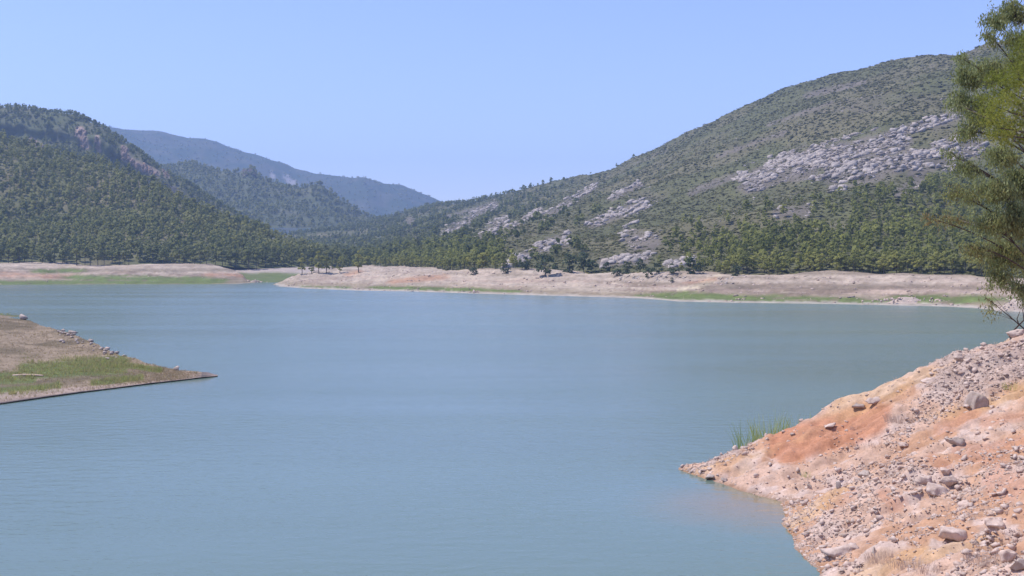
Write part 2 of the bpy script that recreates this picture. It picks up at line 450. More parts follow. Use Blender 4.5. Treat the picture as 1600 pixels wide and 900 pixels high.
def shore_soil(L, green, orange, seed, pale=(0.44, 0.325, 0.24)):
    G = L.G
    px, py = proj(G)
    z = G[..., 2]
    n = fbm(G[..., 0] / 22, G[..., 1] / 12, seed, 6, 0.6)
    f = fbm(G[..., 0] / 3.5, G[..., 1] / 2.5, seed + 40, 4, 0.6)
    c = mix(pale, (0.27, 0.20, 0.145), sstep(0.36, 0.66, n))
    band = fbm(G[..., 0] / 90, (z + 0.5 * n) / 0.8, seed + 3, 4)            # old water marks follow the contour
    c = mix(c, (0.51, 0.415, 0.315), 0.8 * sstep(0.52, 0.62, band))
    c = mix(c, (0.52, 0.42, 0.32), 0.6 * sstep(1.55, 1.8, L.v[:, None] + (n - 0.5) * 0.5))
    c = mix(c, (0.60, 0.49, 0.34), sstep(0.1, 0.6, seg_mask(px, py, [(1090, 447, 1124, 433, 7), (1060, 452, 1090, 447, 4)]) + (f - 0.5) * 0.6))
    c = mix(c, (0.22, 0.175, 0.12), 0.6 * sstep(0.48, 0.3, band))
    c = mix(c, (0.45, 0.25, 0.15), 0.75 * sstep(0.0, 0.9, seg_mask(px * 0.3, py, [(a * 0.3, b, c_ * 0.3, d, w) for a, b, c_, d, w in orange]) + (n - 0.5) * 1.6 + (f - 0.5) * 0.7))
    g = seg_mask(px * 0.12, py, [(a * 0.12, b, c_ * 0.12, d, w) for a, b, c_, d, w in green]) + (n - 0.5) * 1.3 + (f - 0.5) * 0.9
    c = mix(c, (0.24, 0.20, 0.12), 0.6 * sstep(-0.2, 0.3, g))
    c = mix(c, (0.27, 0.22, 0.135), 0.65 * sstep(2.6, 0.9, z + (n - 0.5) * 3.5))
    c = mix(c, (0.15, 0.19, 0.058), 0.95 * sstep(0.05, 0.6, g))
    c = mix(c, (0.52, 0.45, 0.37), 0.8 * sstep(0.45, 0.25, z) * sstep(-0.2, 0.05, z) * (px > 430))
    return c * (0.62 + 0.5 * f)[..., None]

GREEN_L = [(-500, 443, 180, 441, 6), (130, 434, 330, 438, 5), (60, 441, 330, 441, 4), (70, 424, 110, 423, 4)]
GREEN_R = [(1060, 463, 1180, 466, 8), (1210, 472, 1375, 472, 5), (1240, 466, 1330, 467, 4), (1450, 468, 1570, 467, 9), (600, 450, 740, 453, 4), (480, 449, 530, 450, 3), (700, 452, 800, 455, 2)]
ORANGE_L = [(0, 430, 110, 432, 7), (330, 428, 380, 431, 5)]
ORANGE_R = [(620, 440, 690, 434, 7), (1080, 441, 1120, 436, 6), (545, 429, 560, 425, 4)]
tag(add('shore_left', shoreL.mesh('shore_left', shore_soil(shoreL, GREEN_L, ORANGE_L, 71)), M_shore), 'bare drawdown bank with a green strip along the left shore', kind='structure')
tag(add('shore_right', shoreR.mesh('shore_right', shore_soil(shoreR, GREEN_R, ORANGE_R, 73, (0.45, 0.335, 0.255))), M_shore), 'bare pinkish drawdown bank along the right shore', kind='structure')
n_ = fbm(flat.G[..., 0] / 12, flat.G[..., 1] / 12, 9)
pyf = proj(flat.G)[1]
sf = mix(mix((0.11, 0.15, 0.05), (0.17, 0.17, 0.08), n_), (0.40, 0.33, 0.28), sstep(428, 424, pyf + (n_ - 0.5) * 6))
tag(add('inlet_field', flat.mesh('inlet_field', sf), M_shore), 'green grassy flat at the head of the inlet', kind='structure')

# ------------------------------------------------------------------ water
MW = Mat('lake_water', 0.2, 0.42)
MW.b.inputs['IOR'].default_value = 1.33
pat = MW.noise(0.012, 3, 0.5, (1.0, 2.2, 1.0))
wcol = MW.ramp(pat, [(0.3, (0.128, 0.180, 0.146)), (0.7, (0.143, 0.202, 0.161))])
w1 = MW.noise(0.9, 3, 0.55, (0.7, 1.3, 1.0))
w2 = MW.noise(4.5, 2, 0.5, (0.8, 1.2, 1.0))
hh = MW.math('ADD', w1, MW.math('MULTIPLY', w2, 0.22))
wind = MW.ramp(MW.noise(0.016, 4, 0.6, (0.4, 2.6, 1.0)), [(0.36, (0.55,) * 3), (0.64, (1, 1, 1))])
bn = MW.n('ShaderNodeBump')
bn.inputs['Distance'].default_value = 0.065
vd = MW.n('ShaderNodeVectorMath', operation='DISTANCE')         # the little cove below the bank lies sheltered from the wind
vd.inputs[1].default_value = (12.0, 61.0, 0.0)
MW.l(MW.coord(), vd.inputs[0])
mr = MW.n('ShaderNodeMapRange', interpolation_type='SMOOTHSTEP')
for q_, v_ in ((1, 3.0), (2, 13.0), (3, 0.6), (4, 1.0)): mr.inputs[q_].default_value = v_
MW.l(vd.outputs['Value'], mr.inputs[0])
calm = mr.outputs[0]
ms_ = MW.n('ShaderNodeMapRange', interpolation_type='SMOOTHSTEP')        # bank's brown reflection painted into the water colour over the cove's muddy shallows
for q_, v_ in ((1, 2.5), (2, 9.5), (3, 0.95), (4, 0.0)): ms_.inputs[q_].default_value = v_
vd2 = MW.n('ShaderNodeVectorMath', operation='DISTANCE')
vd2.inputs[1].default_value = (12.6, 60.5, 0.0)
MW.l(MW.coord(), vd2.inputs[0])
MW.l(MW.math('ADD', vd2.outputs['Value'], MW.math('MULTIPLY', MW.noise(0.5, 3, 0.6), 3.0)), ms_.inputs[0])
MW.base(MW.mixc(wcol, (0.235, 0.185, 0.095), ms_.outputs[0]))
MW.l(MW.math('MULTIPLY', calm, MW.math('ADD', MW.math('MULTIPLY', wind, 0.12), 0.10)), MW.b.inputs['Roughness'])
MW.l(hh, bn.inputs['Height']); MW.l(MW.math('MULTIPLY', wind, calm), bn.inputs['Strength']); MW.l(bn.outputs[0], MW.b.inputs['Normal'])
wx, wy = np.linspace(-900, 900, 19), np.linspace(-60, 860, 24)
WX, WY = np.meshgrid(wx, wy)
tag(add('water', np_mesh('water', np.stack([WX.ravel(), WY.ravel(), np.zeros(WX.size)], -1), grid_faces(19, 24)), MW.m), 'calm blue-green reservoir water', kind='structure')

# ------------------------------------------------------------------ foliage building blocks
def unit(n):
    v = rng.normal(size=(n, 3))
    return v / np.linalg.norm(v, axis=1, keepdims=True)

def cards(C, N, S, asp=1.0):
    """Irregular leaf-clump quads at C, facing N, of half-size S."""
    n = len(C)
    a = np.cross(N, unit(n)); a /= np.linalg.norm(a, axis=1, keepdims=True) + 1e-9
    b = np.cross(N, a)
    S = np.broadcast_to(np.asarray(S, float), (n,))[:, None]
    k = lambda: 0.6 + 0.6 * rng.random((n, 1))
    V = np.stack([C + a * S * k(), C + b * S * k() * asp, C - a * S * k(), C - b * S * k() * asp], 1).reshape(-1, 3)
    return V, np.arange(4 * n).reshape(n, 4)

def crown_mesh_arrays(kind, n, size):
    """A unit-high crown of leaf clumps gathered in uneven lobes; returns V, F, tint."""
    r_ = rng
    C, N, T = [], [], []
    if kind == 'pine':
        nl, lo, hi, wid = r_.integers(8, 12), 0.30, 0.93, 0.23
    elif kind == 'poplar':
        nl, lo, hi, wid = 9, 0.2, 0.95, 0.16
    else:
        nl, lo, hi, wid = r_.integers(7, 10), 0.12, 0.86, 0.42
    hs = np.sort(r_.uniform(lo, hi, nl)); hs[-1] = hi
    for i, h in enumerate(hs):
        u = (h - lo) / (hi - lo)
        prof = math.sqrt(max(0.04, 1 - (max(u - 0.35, 0) / 0.68) ** 2)) * (0.55 + 0.45 * min(1, u / 0.3)) if kind != 'poplar' else math.sqrt(max(0.05, 1 - (2 * u - 0.9) ** 2))
        ang = i * 2.4 + r_.uniform(-0.5, 0.5)
        rad = wid * prof * r_.uniform(0.35, 0.95)
        c = np.array([rad * math.cos(ang), rad * math.sin(ang), h])
        ls = wid * r_.uniform(0.42, 0.68) * (0.7 + 0.3 * prof)
        m = max(2, int(n / nl))
        d = unit(m)
        d[:, 2] = np.where(d[:, 2] < -0.3, -d[:, 2] * 0.6, d[:, 2])
        rr = ls * r_.uniform(0.5, 1.0, (m, 1)) ** 0.5
        C.append(c + d * rr * [1, 1, 0.8])
        N.append(d + unit(m) * 0.45 + [0, 0, 0.9 if kind == 'bush' else 0.4])
        T.append(np.full(m, 0.5 + r_.uniform(-0.12, 0.12)) + r_.uniform(-0.12, 0.12, m))
    C, N, T = np.vstack(C), np.vstack(N), np.concatenate(T)
    N /= np.linalg.norm(N, axis=1, keepdims=True)
    V, Fc = cards(C, N, size * (0.7 + 0.6 * r_.random(len(C))))
    return V, Fc, np.repeat(T, 4)

def merge(protos, P, sx, sz, base_tint):
    """Join transformed copies of unit prototypes: P positions, sx width scale, sz height scale."""
    Vs, Fs, Ts, off = [], [], [], 0
    pick = rng.integers(0, len(protos), len(P))
    ang = rng.uniform(0, 6.283, len(P))
    for k, (V, Fc, T) in enumerate(protos):
        m = np.where(pick == k)[0]
        if not len(m): continue
        c, s = np.cos(ang[m])[:, None], np.sin(ang[m])[:, None]
        x = (V[None, :, 0] * c - V[None, :, 1] * s) * sx[m][:, None] + P[m, 0:1]
        y = (V[None, :, 0] * s + V[None, :, 1] * c) * sx[m][:, None] + P[m, 1:2]
        z = V[None, :, 2] * sz[m][:, None] + P[m, 2:3]
        Vs.append(np.stack([x, y, z], -1).reshape(-1, 3))
        Fs.append((Fc[None] + (np.arange(len(m)) * len(V))[:, None, None] + off).reshape(-1, Fc.shape[1]))
        Ts.append((T[None] + base_tint[m][:, None]).ravel())
        off += len(m) * len(V)
    return np.vstack(Vs), np.vstack(Fs), np.concatenate(Ts)

def tube(path, radii, sides=6):
    path = np.asarray(path, float)
    V, Fc = [], []
    for i, p in enumerate(path):
        d = path[min(i + 1, len(path) - 1)] - path[max(i - 1, 0)]
        d /= np.linalg.norm(d) + 1e-9
        a = np.cross(d, [0.3, 0.9, 0.2]); a /= np.linalg.norm(a) + 1e-9
        b = np.cross(d, a)
        for s in range(sides):
            t = 2 * math.pi * s / sides
            V.append(p + radii[i] * (a * math.cos(t) + b * math.sin(t)))
    n = len(path)
    for i in range(n - 1):
        for s in range(sides):
            Fc.append([i * sides + s, i * sides + (s + 1) % sides, (i + 1) * sides + (s + 1) % sides, (i + 1) * sides + s])
    return np.array(V), np.array(Fc)

def join(parts):
    Vs, Fs, off = [], [], 0
    for V, Fc in parts:
        Vs.append(V); Fs.append(np.asarray(Fc) + off); off += len(V)
    return np.vstack(Vs), np.vstack(Fs)

def rock_arrays(seed, pts=18, flat_=(1, 0.85, 0.65), subdiv=0, rough=0.0):
    """An angular block: hull of points on a squashed ball, triangulated; unit radius."""
    r = np.random.default_rng(seed)
    k = max(1, round(pts / 6))
    d = []
    for ax in range(3):                       # a few points on each of the six sides, so that flat broken faces remain
        for sg in (-1, 1):
            q = r.uniform(-0.8, 0.8, (k, 3)); q[:, ax] = sg * r.uniform(0.72, 1.0)
            d.append(q)
    d = np.vstack(d) @ np.linalg.qr(r.normal(size=(3, 3)) * 0.25 + np.eye(3))[0]
    d = d * flat_
    bm = bmesh.new()
    for p in d: bm.verts.new(p)
    h = bmesh.ops.convex_hull(bm, input=bm.verts)
    bmesh.ops.delete(bm, geom=[v for v in bm.verts if not v.link_faces], context='VERTS')
    if subdiv:
        bmesh.ops.subdivide_edges(bm, edges=bm.edges[:], cuts=subdiv, use_grid_fill=True)
        for it in range(1):
            bmesh.ops.smooth_vert(bm, verts=bm.verts[:], factor=0.15, use_axis_x=True, use_axis_y=True, use_axis_z=True)
        co = np.array([v.co for v in bm.verts])
        nn = fbm(co[:, 0] * 3 + seed, co[:, 1] * 3 + co[:, 2] * 2.3, seed, 4) - 0.5 - 3.0 * np.clip(0.05 - np.abs(fbm(co[:, 0] * 1.3 + seed, co[:, 2] * 2.2 + co[:, 1], seed + 3, 2) - 0.5), 0, 1)
        bm.normal_update()
        for v, q in zip(bm.verts, nn): v.co += v.normal * q * rough
    bmesh.ops.triangulate(bm, faces=bm.faces[:])
    bm.verts.index_update()
    V = np.array([v.co for v in bm.verts]); Fc = np.array([[v.index for v in f.verts] for f in bm.faces])
    bm.free()
    return V, Fc, np.full(len(V), 0.3)

ROCK = [rock_arrays(s, 13) for s in range(10)]
CHIP = [rock_arrays(500 + s, 6, (1.15, 1.0, 0.8)) for s in range(12)]          # plain chips for stones of a pixel or two

# ------------------------------------------------------------------ forests
PINE_HI = []
for k in range(7):
    V, Fc, T = crown_mesh_arrays('pine', 300, 0.048)
    PINE_HI.append(np_mesh('pine_crown', V, Fc, {'tint': T}))
    PINE_HI[-1].materials.append(M_pine)
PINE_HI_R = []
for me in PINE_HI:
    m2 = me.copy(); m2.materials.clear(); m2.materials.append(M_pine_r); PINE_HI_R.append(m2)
V, Fc = tube([(0, 0, -0.06), (0.004, 0.002, 0.25), (-0.006, 0.004, 0.55), (0.002, 0, 0.85)], [0.020, 0.015, 0.010, 0.004], 6)
TRUNK = np_mesh('trunk', V, Fc, {'tint': np.full(len(V), 0.3)}); TRUNK.materials.append(M_bark)
PINE_MID = [crown_mesh_arrays('pine', 66, 0.095) for k in range(8)]
PINE_LO = [crown_mesh_arrays('pine', 18, 0.175) for k in range(6)]
PINE_FAR = [crown_mesh_arrays('pine', 13, 0.20) for k in range(6)]
def low_shrub():
    d = unit(5); d[:, 2] = np.abs(d[:, 2]) + 0.3
    N = d + [0, 0, 0.8]; N /= np.linalg.norm(N, axis=1, keepdims=True)
    V, Fc = cards(d * [0.32, 0.32, 0.5], N, 0.36 + 0.16 * rng.random(5))
    return V, Fc, np.repeat(0.5 + rng.uniform(-0.12, 0.12, 5), 4)
SHRUB = [low_shrub() for k in range(12)]

def pine_tree(p, h, w, crown, label, group, name='pine_tree'):
    o = add(name, None, loc=p)
    o.scale = (w, w, h); o.rotation_euler = (0, 0, random.uniform(0, 6.28))
    add('trunk', TRUNK, parent=o); add('crown', crown, parent=o)
    tag(o, label, 'tree', group)
    return o

def ordinal(n):
    one = ['', 'first', 'second', 'third', 'fourth', 'fifth', 'sixth', 'seventh', 'eighth', 'ninth', 'tenth', 'eleventh', 'twelfth', 'thirteenth', 'fourteenth', 'fifteenth', 'sixteenth', 'seventeenth', 'eighteenth', 'nineteenth']
    if n < 20: return one[n]
    t = ['', '', 'twent', 'thirt', 'fort', 'fift', 'sixt', 'sevent', 'eight', 'ninet'][n // 10]
    return t + 'ieth' if n % 10 == 0 else t + 'y-' + one[n % 10]
ordin = [ordinal(i) for i in range(1, 90)]

def thin(P, dmin):
    """Drop points closer than dmin to an earlier one (grid hash)."""
    cell = {}
    keep = []
    for i, p in enumerate(P):
        k = (int(p[0] // dmin), int(p[1] // dmin))
        ok = True
        for a in (-1, 0, 1):
            for b in (-1, 0, 1):
                for q in cell.get((k[0] + a, k[1] + b), ()):
                    if (q[0] - p[0]) ** 2 + (q[1] - p[1]) ** 2 < dmin * dmin: ok = False
        if ok:
            cell.setdefault(k, []).append(p); keep.append(i)
    return P[keep]

# left hill: a front row counted tree by tree, the next ranks as single trees, the rest as one wood
PL = thin(hillA.sample(0.075, 0.05, 2.05, -130, 575), 3.6)
qx, qy = proj(PL)
PL = PL[~((qx > 60) & (qx < 350) & (qy > 405) & (rng.random(len(PL)) < 0.35))]
near = PL[:, 1] - np.interp(proj(PL)[0], [r[0] for r in H_l], [r[2] for r in H_l])
fr_x = np.sort(rng.uniform(-15, 470, 46)); fr_x = np.linspace(-12, 455, 44) + rng.uniform(-4, 4, 44)
front = []
for i, x in enumerate(fr_x):
    Yb = np.interp(x, [r[0] for r in H_l], [r[2] for r in H_l]) + rng.uniform(-12, 6)
    pyb = np.interp(x, [r[0] for r in H_l], [r[1] for r in H_l])
    c = shoreL.G if x < 405 else hillA.G
    p = world_at(x, pyb + 3, Yb); front.append(p)
order = np.argsort(near)
vis = [i for i in order if -10 < proj(PL[i])[0] < 560][:106]
for i, p in enumerate(front):
    h = rng.uniform(9.5, 14) if i not in (3, 4, 5) else rng.uniform(15, 17)
    pine_tree(p - [0, 0, 0.5], h, h * rng.uniform(0.85, 1.2), PINE_HI[i % 7], 'dark front-row pine above the left shore, %s from the left edge' % ordin[i], 'pines along the left shore')
def behind(qx_, fx, seen, fmt):
    k = int(np.argmin(np.abs(np.asarray(fx) - qx_)))
    seen[k] = seen.get(k, 0) + 1
    return fmt % (ordin[seen[k] - 1], ordin[k])
seenL = {}
for i in vis:
    h = rng.uniform(8, 12.5)
    pine_tree(PL[i] - [0, 0, 0.4], h, h * rng.uniform(0.8, 1.1), PINE_HI[i % 7], behind(proj(PL[i])[0], fr_x, seenL, '%s pine up the left slope behind the %s front-row pine of the left shore'), 'pines behind the left front row')
rest = np.delete(PL, vis, 0)
h = 4.5 + 8 * rng.random(len(rest)) ** 1.4
V, Fc, T = merge(PINE_MID, rest - [0, 0, 0.4], h * rng.uniform(0.75, 1.1, len(rest)), h, (fbm(rest[:, 0] / 45, rest[:, 1] / 45, 5) - 0.5) * 0.5 + rng.uniform(-0.22, 0.22, len(rest)))
tag(add('pine_forest', np_mesh('pine_forest', V, Fc, {'tint': T}), M_pine), 'dense dark pine wood covering the left hill', 'forest', kind='stuff')

# right hill lower wood
PR = thin(hillR.sample(0.085, 0.0, 1.35, 424, 1720), 3.5)
qx, qy = proj(PR)
top = np.interp(qx, [424, 560, 640, 700, 790, 840, 1010, 1060, 1130, 1180, 1250, 1330, 1400, 1480, 1700], [400, 396, 384, 376, 380, 432, 432, 345, 335, 322, 305, 300, 292, 275, 270])
dens = np.interp(qx, [424, 560, 700, 800, 830, 1020, 1050, 1110, 1150, 1700], [0.8, 0.9, 0.95, 0.8, 0.1, 0.1, 0.3, 0.6, 1, 1])
dens = dens * sstep(0, 1, (qy - top) / 18) * (1 - 0.9 * (seg_mask(qx, qy, ROCKS) > 0.05))
dens = dens * np.where((qx > 1020) & (qx < 1330) & (qy < 365), 0.45, 1)
PR = PR[rng.random(len(PR)) < dens]
qx, qy = proj(PR)
nearR = PR[:, 1] - np.interp(qx, [r[0] for r in H_r], [r[2] for r in H_r])
order = np.argsort(nearR + np.where((qx > 1130) | (qx < 800), 0, 30))
cand = [i for i in order if (560 < qx[i] < 800 or 1125 < qx[i] < 1560)]
frx = np.concatenate([np.linspace(566, 800, 18), np.linspace(1138, 1545, 32)]) + rng.uniform(-4, 4, 50)
k1 = k2 = 0
for i, x in enumerate(frx):
    p = world_at(x, np.interp(x, [r[0] for r in H_r], [r[1] for r in H_r]) + 1.5, np.interp(x, [r[0] for r in H_r], [r[2] for r in H_r]) + rng.uniform(-3, 6))
    h = rng.uniform(6.0, 8.5) if x > 1000 else rng.uniform(6, 9)
    if x < 1000:
        lab = 'shore-row pine at the foot of the middle slope, %s from the left' % ordin[k1]; k1 += 1
    else:
        lab = 'front edge pine of the right shore wood, %s from the left' % ordin[k2]; k2 += 1
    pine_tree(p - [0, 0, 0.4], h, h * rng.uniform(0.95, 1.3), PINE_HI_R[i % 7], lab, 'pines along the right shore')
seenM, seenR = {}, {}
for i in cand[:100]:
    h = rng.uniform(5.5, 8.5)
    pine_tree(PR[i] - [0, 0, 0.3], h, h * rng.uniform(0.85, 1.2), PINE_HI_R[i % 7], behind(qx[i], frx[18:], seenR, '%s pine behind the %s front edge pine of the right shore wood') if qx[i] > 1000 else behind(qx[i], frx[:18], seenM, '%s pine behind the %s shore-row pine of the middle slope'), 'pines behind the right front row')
rest = np.delete(PR, cand[:100], 0)
h = (3.2 + 6 * rng.random(len(rest)) ** 1.4) * np.where(rest[:, 1] > 620, 0.95, 1)
V, Fc, T = merge(PINE_MID, rest - [0, 0, 0.3], h * rng.uniform(0.8, 1.15, len(rest)), h, (fbm(rest[:, 0] / 30, rest[:, 1] / 30, 15) - 0.5) * 0.6 + rng.uniform(-0.25, 0.25, len(rest)))
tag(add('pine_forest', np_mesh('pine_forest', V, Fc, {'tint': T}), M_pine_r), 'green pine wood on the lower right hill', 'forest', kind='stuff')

# valley woods beyond the inlet, on the far part of the right hill
PV = hillR.sample(0.014, 0.1, 3.02, 424, 1000)
qx, qy = proj(PV)
PV = PV[rng.random(len(PV)) < np.clip((930 - qx) / 330, 0.05, 1) * (0.35 + 0.65 * (fbm(PV[:, 0] / 70, PV[:, 1] / 70, 77) > 0.48)) * (seg_mask(qx, qy, ROCKS) < 0.1)]
h = rng.uniform(4.5, 9, len(PV))
V, Fc, T = merge(PINE_LO, PV, h * rng.uniform(0.8, 1.2, len(PV)), h, rng.uniform(-0.3, 0.35, len(PV)))
tag(add('valley_forest', np_mesh('valley_forest', V, Fc, {'tint': T}), M_pine), 'mixed woods filling the valley between the two hills', 'forest', kind='stuff')
# far left hill, middle ridge, far range
PB = hillB.sample(0.046, 0.0, 3.1, -60, 420)
qx, qy = proj(PB)
PB = PB[(seg_mask(qx, qy, CLIFF) < 0.1) & (rng.random(len(PB)) < np.where(fbm(PB[:, 0] / 60, PB[:, 1] / 60, 12) > 0.36, 1, 0.6))]
h = rng.uniform(3.5, 7, len(PB))
V, Fc, T = merge(PINE_LO, PB - [0, 0, 0.5], h * rng.uniform(0.8, 1.2, len(PB)), h, rng.uniform(-0.3, 0.25, len(PB)))
tag(add('pine_forest', np_mesh('pine_forest', V, Fc, {'tint': T}), M_pine), 'pine wood on the higher hill with cliffs', 'forest', kind='stuff')
PC = hillC.sample(0.013, 0.0, 2.1, 200, 680)
h = rng.uniform(5, 10, len(PC))
V, Fc, T = merge(PINE_FAR, PC - [0, 0, 0.5], h * rng.uniform(0.9, 1.3, len(PC)), h, rng.uniform(-0.3, 0.3, len(PC)))
tag(add('ridge_forest', np_mesh('ridge_forest', V, Fc, {'tint': T}), M_pine), 'forest on the middle ridge below the mountain range', 'forest', kind='stuff')
PD = hillD.sample(0.0009, 0.6, 2.05, 140, 720)
h = rng.uniform(4, 8, len(PD))
V, Fc, T = merge(PINE_FAR, PD - [0, 0, 1.0], h * rng.uniform(1.5, 2.2, len(PD)), h, rng.uniform(-0.3, 0.3, len(PD)))
tag(add('mountain_forest', np_mesh('mountain_forest', V, Fc, {'tint': T}), M_pine), 'scattered dark tree cover on the far mountain range', 'forest', kind='stuff')
# maquis on the right hill
PS = hillR.sample(0.26, 0.0, 3.05, 600, 1720)
qx, qy = proj(PS)
rm = seg_mask(qx, qy, ROCKS)
cl_ = fbm(PS[:, 0] / 35, PS[:, 1] / 35, 91, 4)
far = np.clip(620 / PS[:, 1], 0, 1)
PS = PS[rng.random(len(PS)) < np.where(rm > 0.15, 0.38, 0.7 + 0.3 * sstep(0.4, 0.55, cl_)) * far ** 1.6 * 0.95]
h = (0.5 + 1.0 * rng.random(len(PS)) ** 3) * (np.clip(PS[:, 1], 620, 1500) / 620) ** 0.6
V, Fc, T = merge(SHRUB, PS - [0, 0, 0.15], h * rng.uniform(1.3, 2.4, len(PS)), h, (fbm(PS[:, 0] / 50, PS[:, 1] / 50, 95) - 0.5) * 0.7 + rng.uniform(-0.25, 0.25, len(PS)))
tag(add('hillside_shrubbery', np_mesh('hillside_shrubbery', V, Fc, {'tint': T}), M_scrub), 'low grey-green scrub scattered over the right hill', 'scrub', kind='stuff')

# ------------------------------------------------------------------ single trees and bushes on the right shore
BUSH = []
for k in range(5):
    V, Fc, T = crown_mesh_arrays('bush', 340, 0.065)
    BUSH.append(np_mesh('bush_crown', V, Fc, {'tint': T})); BUSH[-1].materials.append(M_bush)
POP = []
for k in range(3):
    V, Fc, T = crown_mesh_arrays('poplar', 320, 0.042)
    POP.append(np_mesh('slender_crown', V, Fc, {'tint': T})); POP[-1].materials.append(M_pine_r)
def shore_tree(name, px, py, hpx, wf, crown, label, group, cat):
    p = shoreR.find(px, py)
    h = hpx * p[1] / F
    o = add(name, None, loc=p - [0, 0, (0.14 if name == 'bush' else 0.05) * h]); o.scale = (h * wf, h * wf, h); o.rotation_euler = (0, 0, random.uniform(0, 6.28))
    add('trunk', TRUNK, parent=o); add('crown', crown, parent=o)
    return tag(o, label, cat, group)
for i, (px, py, hp, wf, lab) in enumerate([
    (472, 428.5, 34, 1.1, 'leaning slender tree at the left end of the promontory'), (487, 427.5, 26, 1.3, 'short bushy tree second from the left on the promontory'),
    (498, 427.5, 37, 1.1, 'tallest slender tree on the promontory with a bare trunk'), (510, 427.5, 35, 1.2, 'slender tree right of the tallest one on the promontory'),
    (531, 426.5, 27, 1.0, 'narrow lone tree standing apart on the promontory crest'), (560, 425.5, 36, 1.2, 'broad green tree where the promontory meets the slope')]):
    shore_tree('slender_tree', px, py, hp, wf, POP[i % 3], lab, 'trees on the promontory', 'tree')
for i, (px, py, hp, wf, lab) in enumerate([
    (852, 432, 42, 0.85, 'large dark bushy tree alone on the bank edge below the limestone slope'), (820, 421, 24, 0.8, 'dark bush between two pinkish outcrops above the shore'),
    (890, 425, 34, 0.9, 'dark spreading bush right of the large lone bank tree'), (912, 423, 38, 0.8, 'tall dark bush in the thicket right of the lone tree'),
    (925, 424, 24, 1.0, 'low bush at the right end of the dark thicket'), (948, 424, 20, 0.9, 'small bush left of the grey outcrop by the bank'),
    (964, 431, 20, 0.9, 'round dark bush hanging over the pale bank'), (980, 427, 22, 1.0, 'dark bush next to the round one over the bank'),
    (1001, 424, 26, 0.7, 'upright bush above the streaked bank'), (1013, 434, 19, 0.8, 'blue-green bush low on the streaked bank'),
    (1026, 428, 20, 0.9, 'blue-green bush above its lower neighbour on the streaked bank'), (1052, 428, 20, 1.0, 'squat bush among rubble left of the pale gully'),
    (1078, 427, 30, 0.9, 'large dark bush in the rubble above the pale gully'), (1092, 428, 22, 0.9, 'small dark bush right of the large one above the gully'),
    (740, 430, 14, 1.1, 'small dark bush on the bank below the middle wood'), (1050, 441, 9, 0.8, 'tiny dark bush alone on the streaked bank face'),
    (790, 427, 16, 1.0, 'low bush at the left foot of the pinkish outcrop'), (1150, 431, 20, 1.1, 'dark bush at the left end of the right shore wood')]):
    shore_tree('bush', px, py, hp, wf, BUSH[i % 5], lab, 'bushes along the right bank', 'bush')

# ------------------------------------------------------------------ limestone outcrops
names = {0: 'pale limestone outcrop at the left end of the big rock band', 1: 'broad limestone face in the middle of the big rock band', 2: 'lower limestone face above the right wood',
         3: 'thin upper limestone ledge rising to the right', 4: 'limestone blocks at the right end of the rock band, partly behind the tree', 5: 'diagonal limestone slab band above the middle wood',
         6: 'short limestone slab band right of the diagonal one', 7: 'narrow pale stripe of limestone on the middle slope', 8: 'line of limestone blocks across the slope above the grey outcrop',
         9: 'long thin limestone line climbing to the skyline', 10: 'short limestone patch high on the middle slope', 11: 'grey limestone outcrop shaped like a knoll above the bank',
         12: 'pinkish rock outcrop above the lone bank tree', 13: 'small pinkish outcrop at the wood edge near the bank', 14: 'low grey outcrop strung along the bank top',
         15: 'rubbly outcrop above the pale gully', 16: 'small rock patch inside the right wood'}
RMESH = []
for V, Fc, T in ROCK[:6]:
    me = np_mesh('rock_block', V, Fc, {'tint': T}); me.materials.append(M_lime); RMESH.append(me)
for k, sg in enumerate(ROCKS):
    if k not in names: continue
    pad = sg[4]
    x0, x1 = min(sg[0], sg[2]) - pad, max(sg[0], sg[2]) + pad
    S = hillR.sample(0.42 if k < 5 else 0.24, 0.0, 3.0, x0, x1)
    a, b = proj(S)
    m = seg_mask(a, b, [sg]) + (fbm(S[:, 0] / 26, (S[:, 2] - 0.30 * S[:, 0]) / 3.2, 33, 4, 0.65) - 0.5) * 2.2
    S = S[(m > 0.32) & (rng.random(len(S)) < sstep(0.36, 0.5, fbm(S[:, 0] / 11, S[:, 1] / 14, 37, 3)))]
    if len(S) < 12: continue
    S = S[:3600 if k < 5 else 900]
    cen = S.mean(0)
    root = add('rock_outcrop', None, loc=cen)
    tag(root, names[k], 'outcrop', 'limestone outcrops on the right hill')
    dist = S[:, 1].mean()
    sz = ((rng.random(len(S)) ** 5.0) * 2.2 + 0.38) * (0.7 + 0.6 * fbm(S[:, 0] / 8, S[:, 1] / 8, 35, 3))
    big = np.argsort(-sz)[:min(36, len(S) // 4)]
    for i in big:
        o = add('rock_block', RMESH[i % 6], parent=root, loc=S[i] - cen + [0, 0, sz[i] * 0.15])
        o.scale = (sz[i] * rng.uniform(0.8, 1.5), sz[i] * 0.9, sz[i] * rng.uniform(0.8, 1.4)); o.rotation_euler = (rng.uniform(-.2, .2), rng.uniform(-.6, -0.1), rng.uniform(-0.5, 0.5))
    sm = np.delete(np.arange(len(S)), big)
    V, Fc, T = merge(CHIP, S[sm] - cen, sz[sm] * 1.35, sz[sm] * rng.uniform(0.6, 1.2, len(sm)), rng.uniform(-0.25, 0.35, len(sm)))
    o = add('rubble', np_mesh('rubble', V, Fc, {'tint': T}), M_lime, parent=root); o['kind'] = 'stuff'
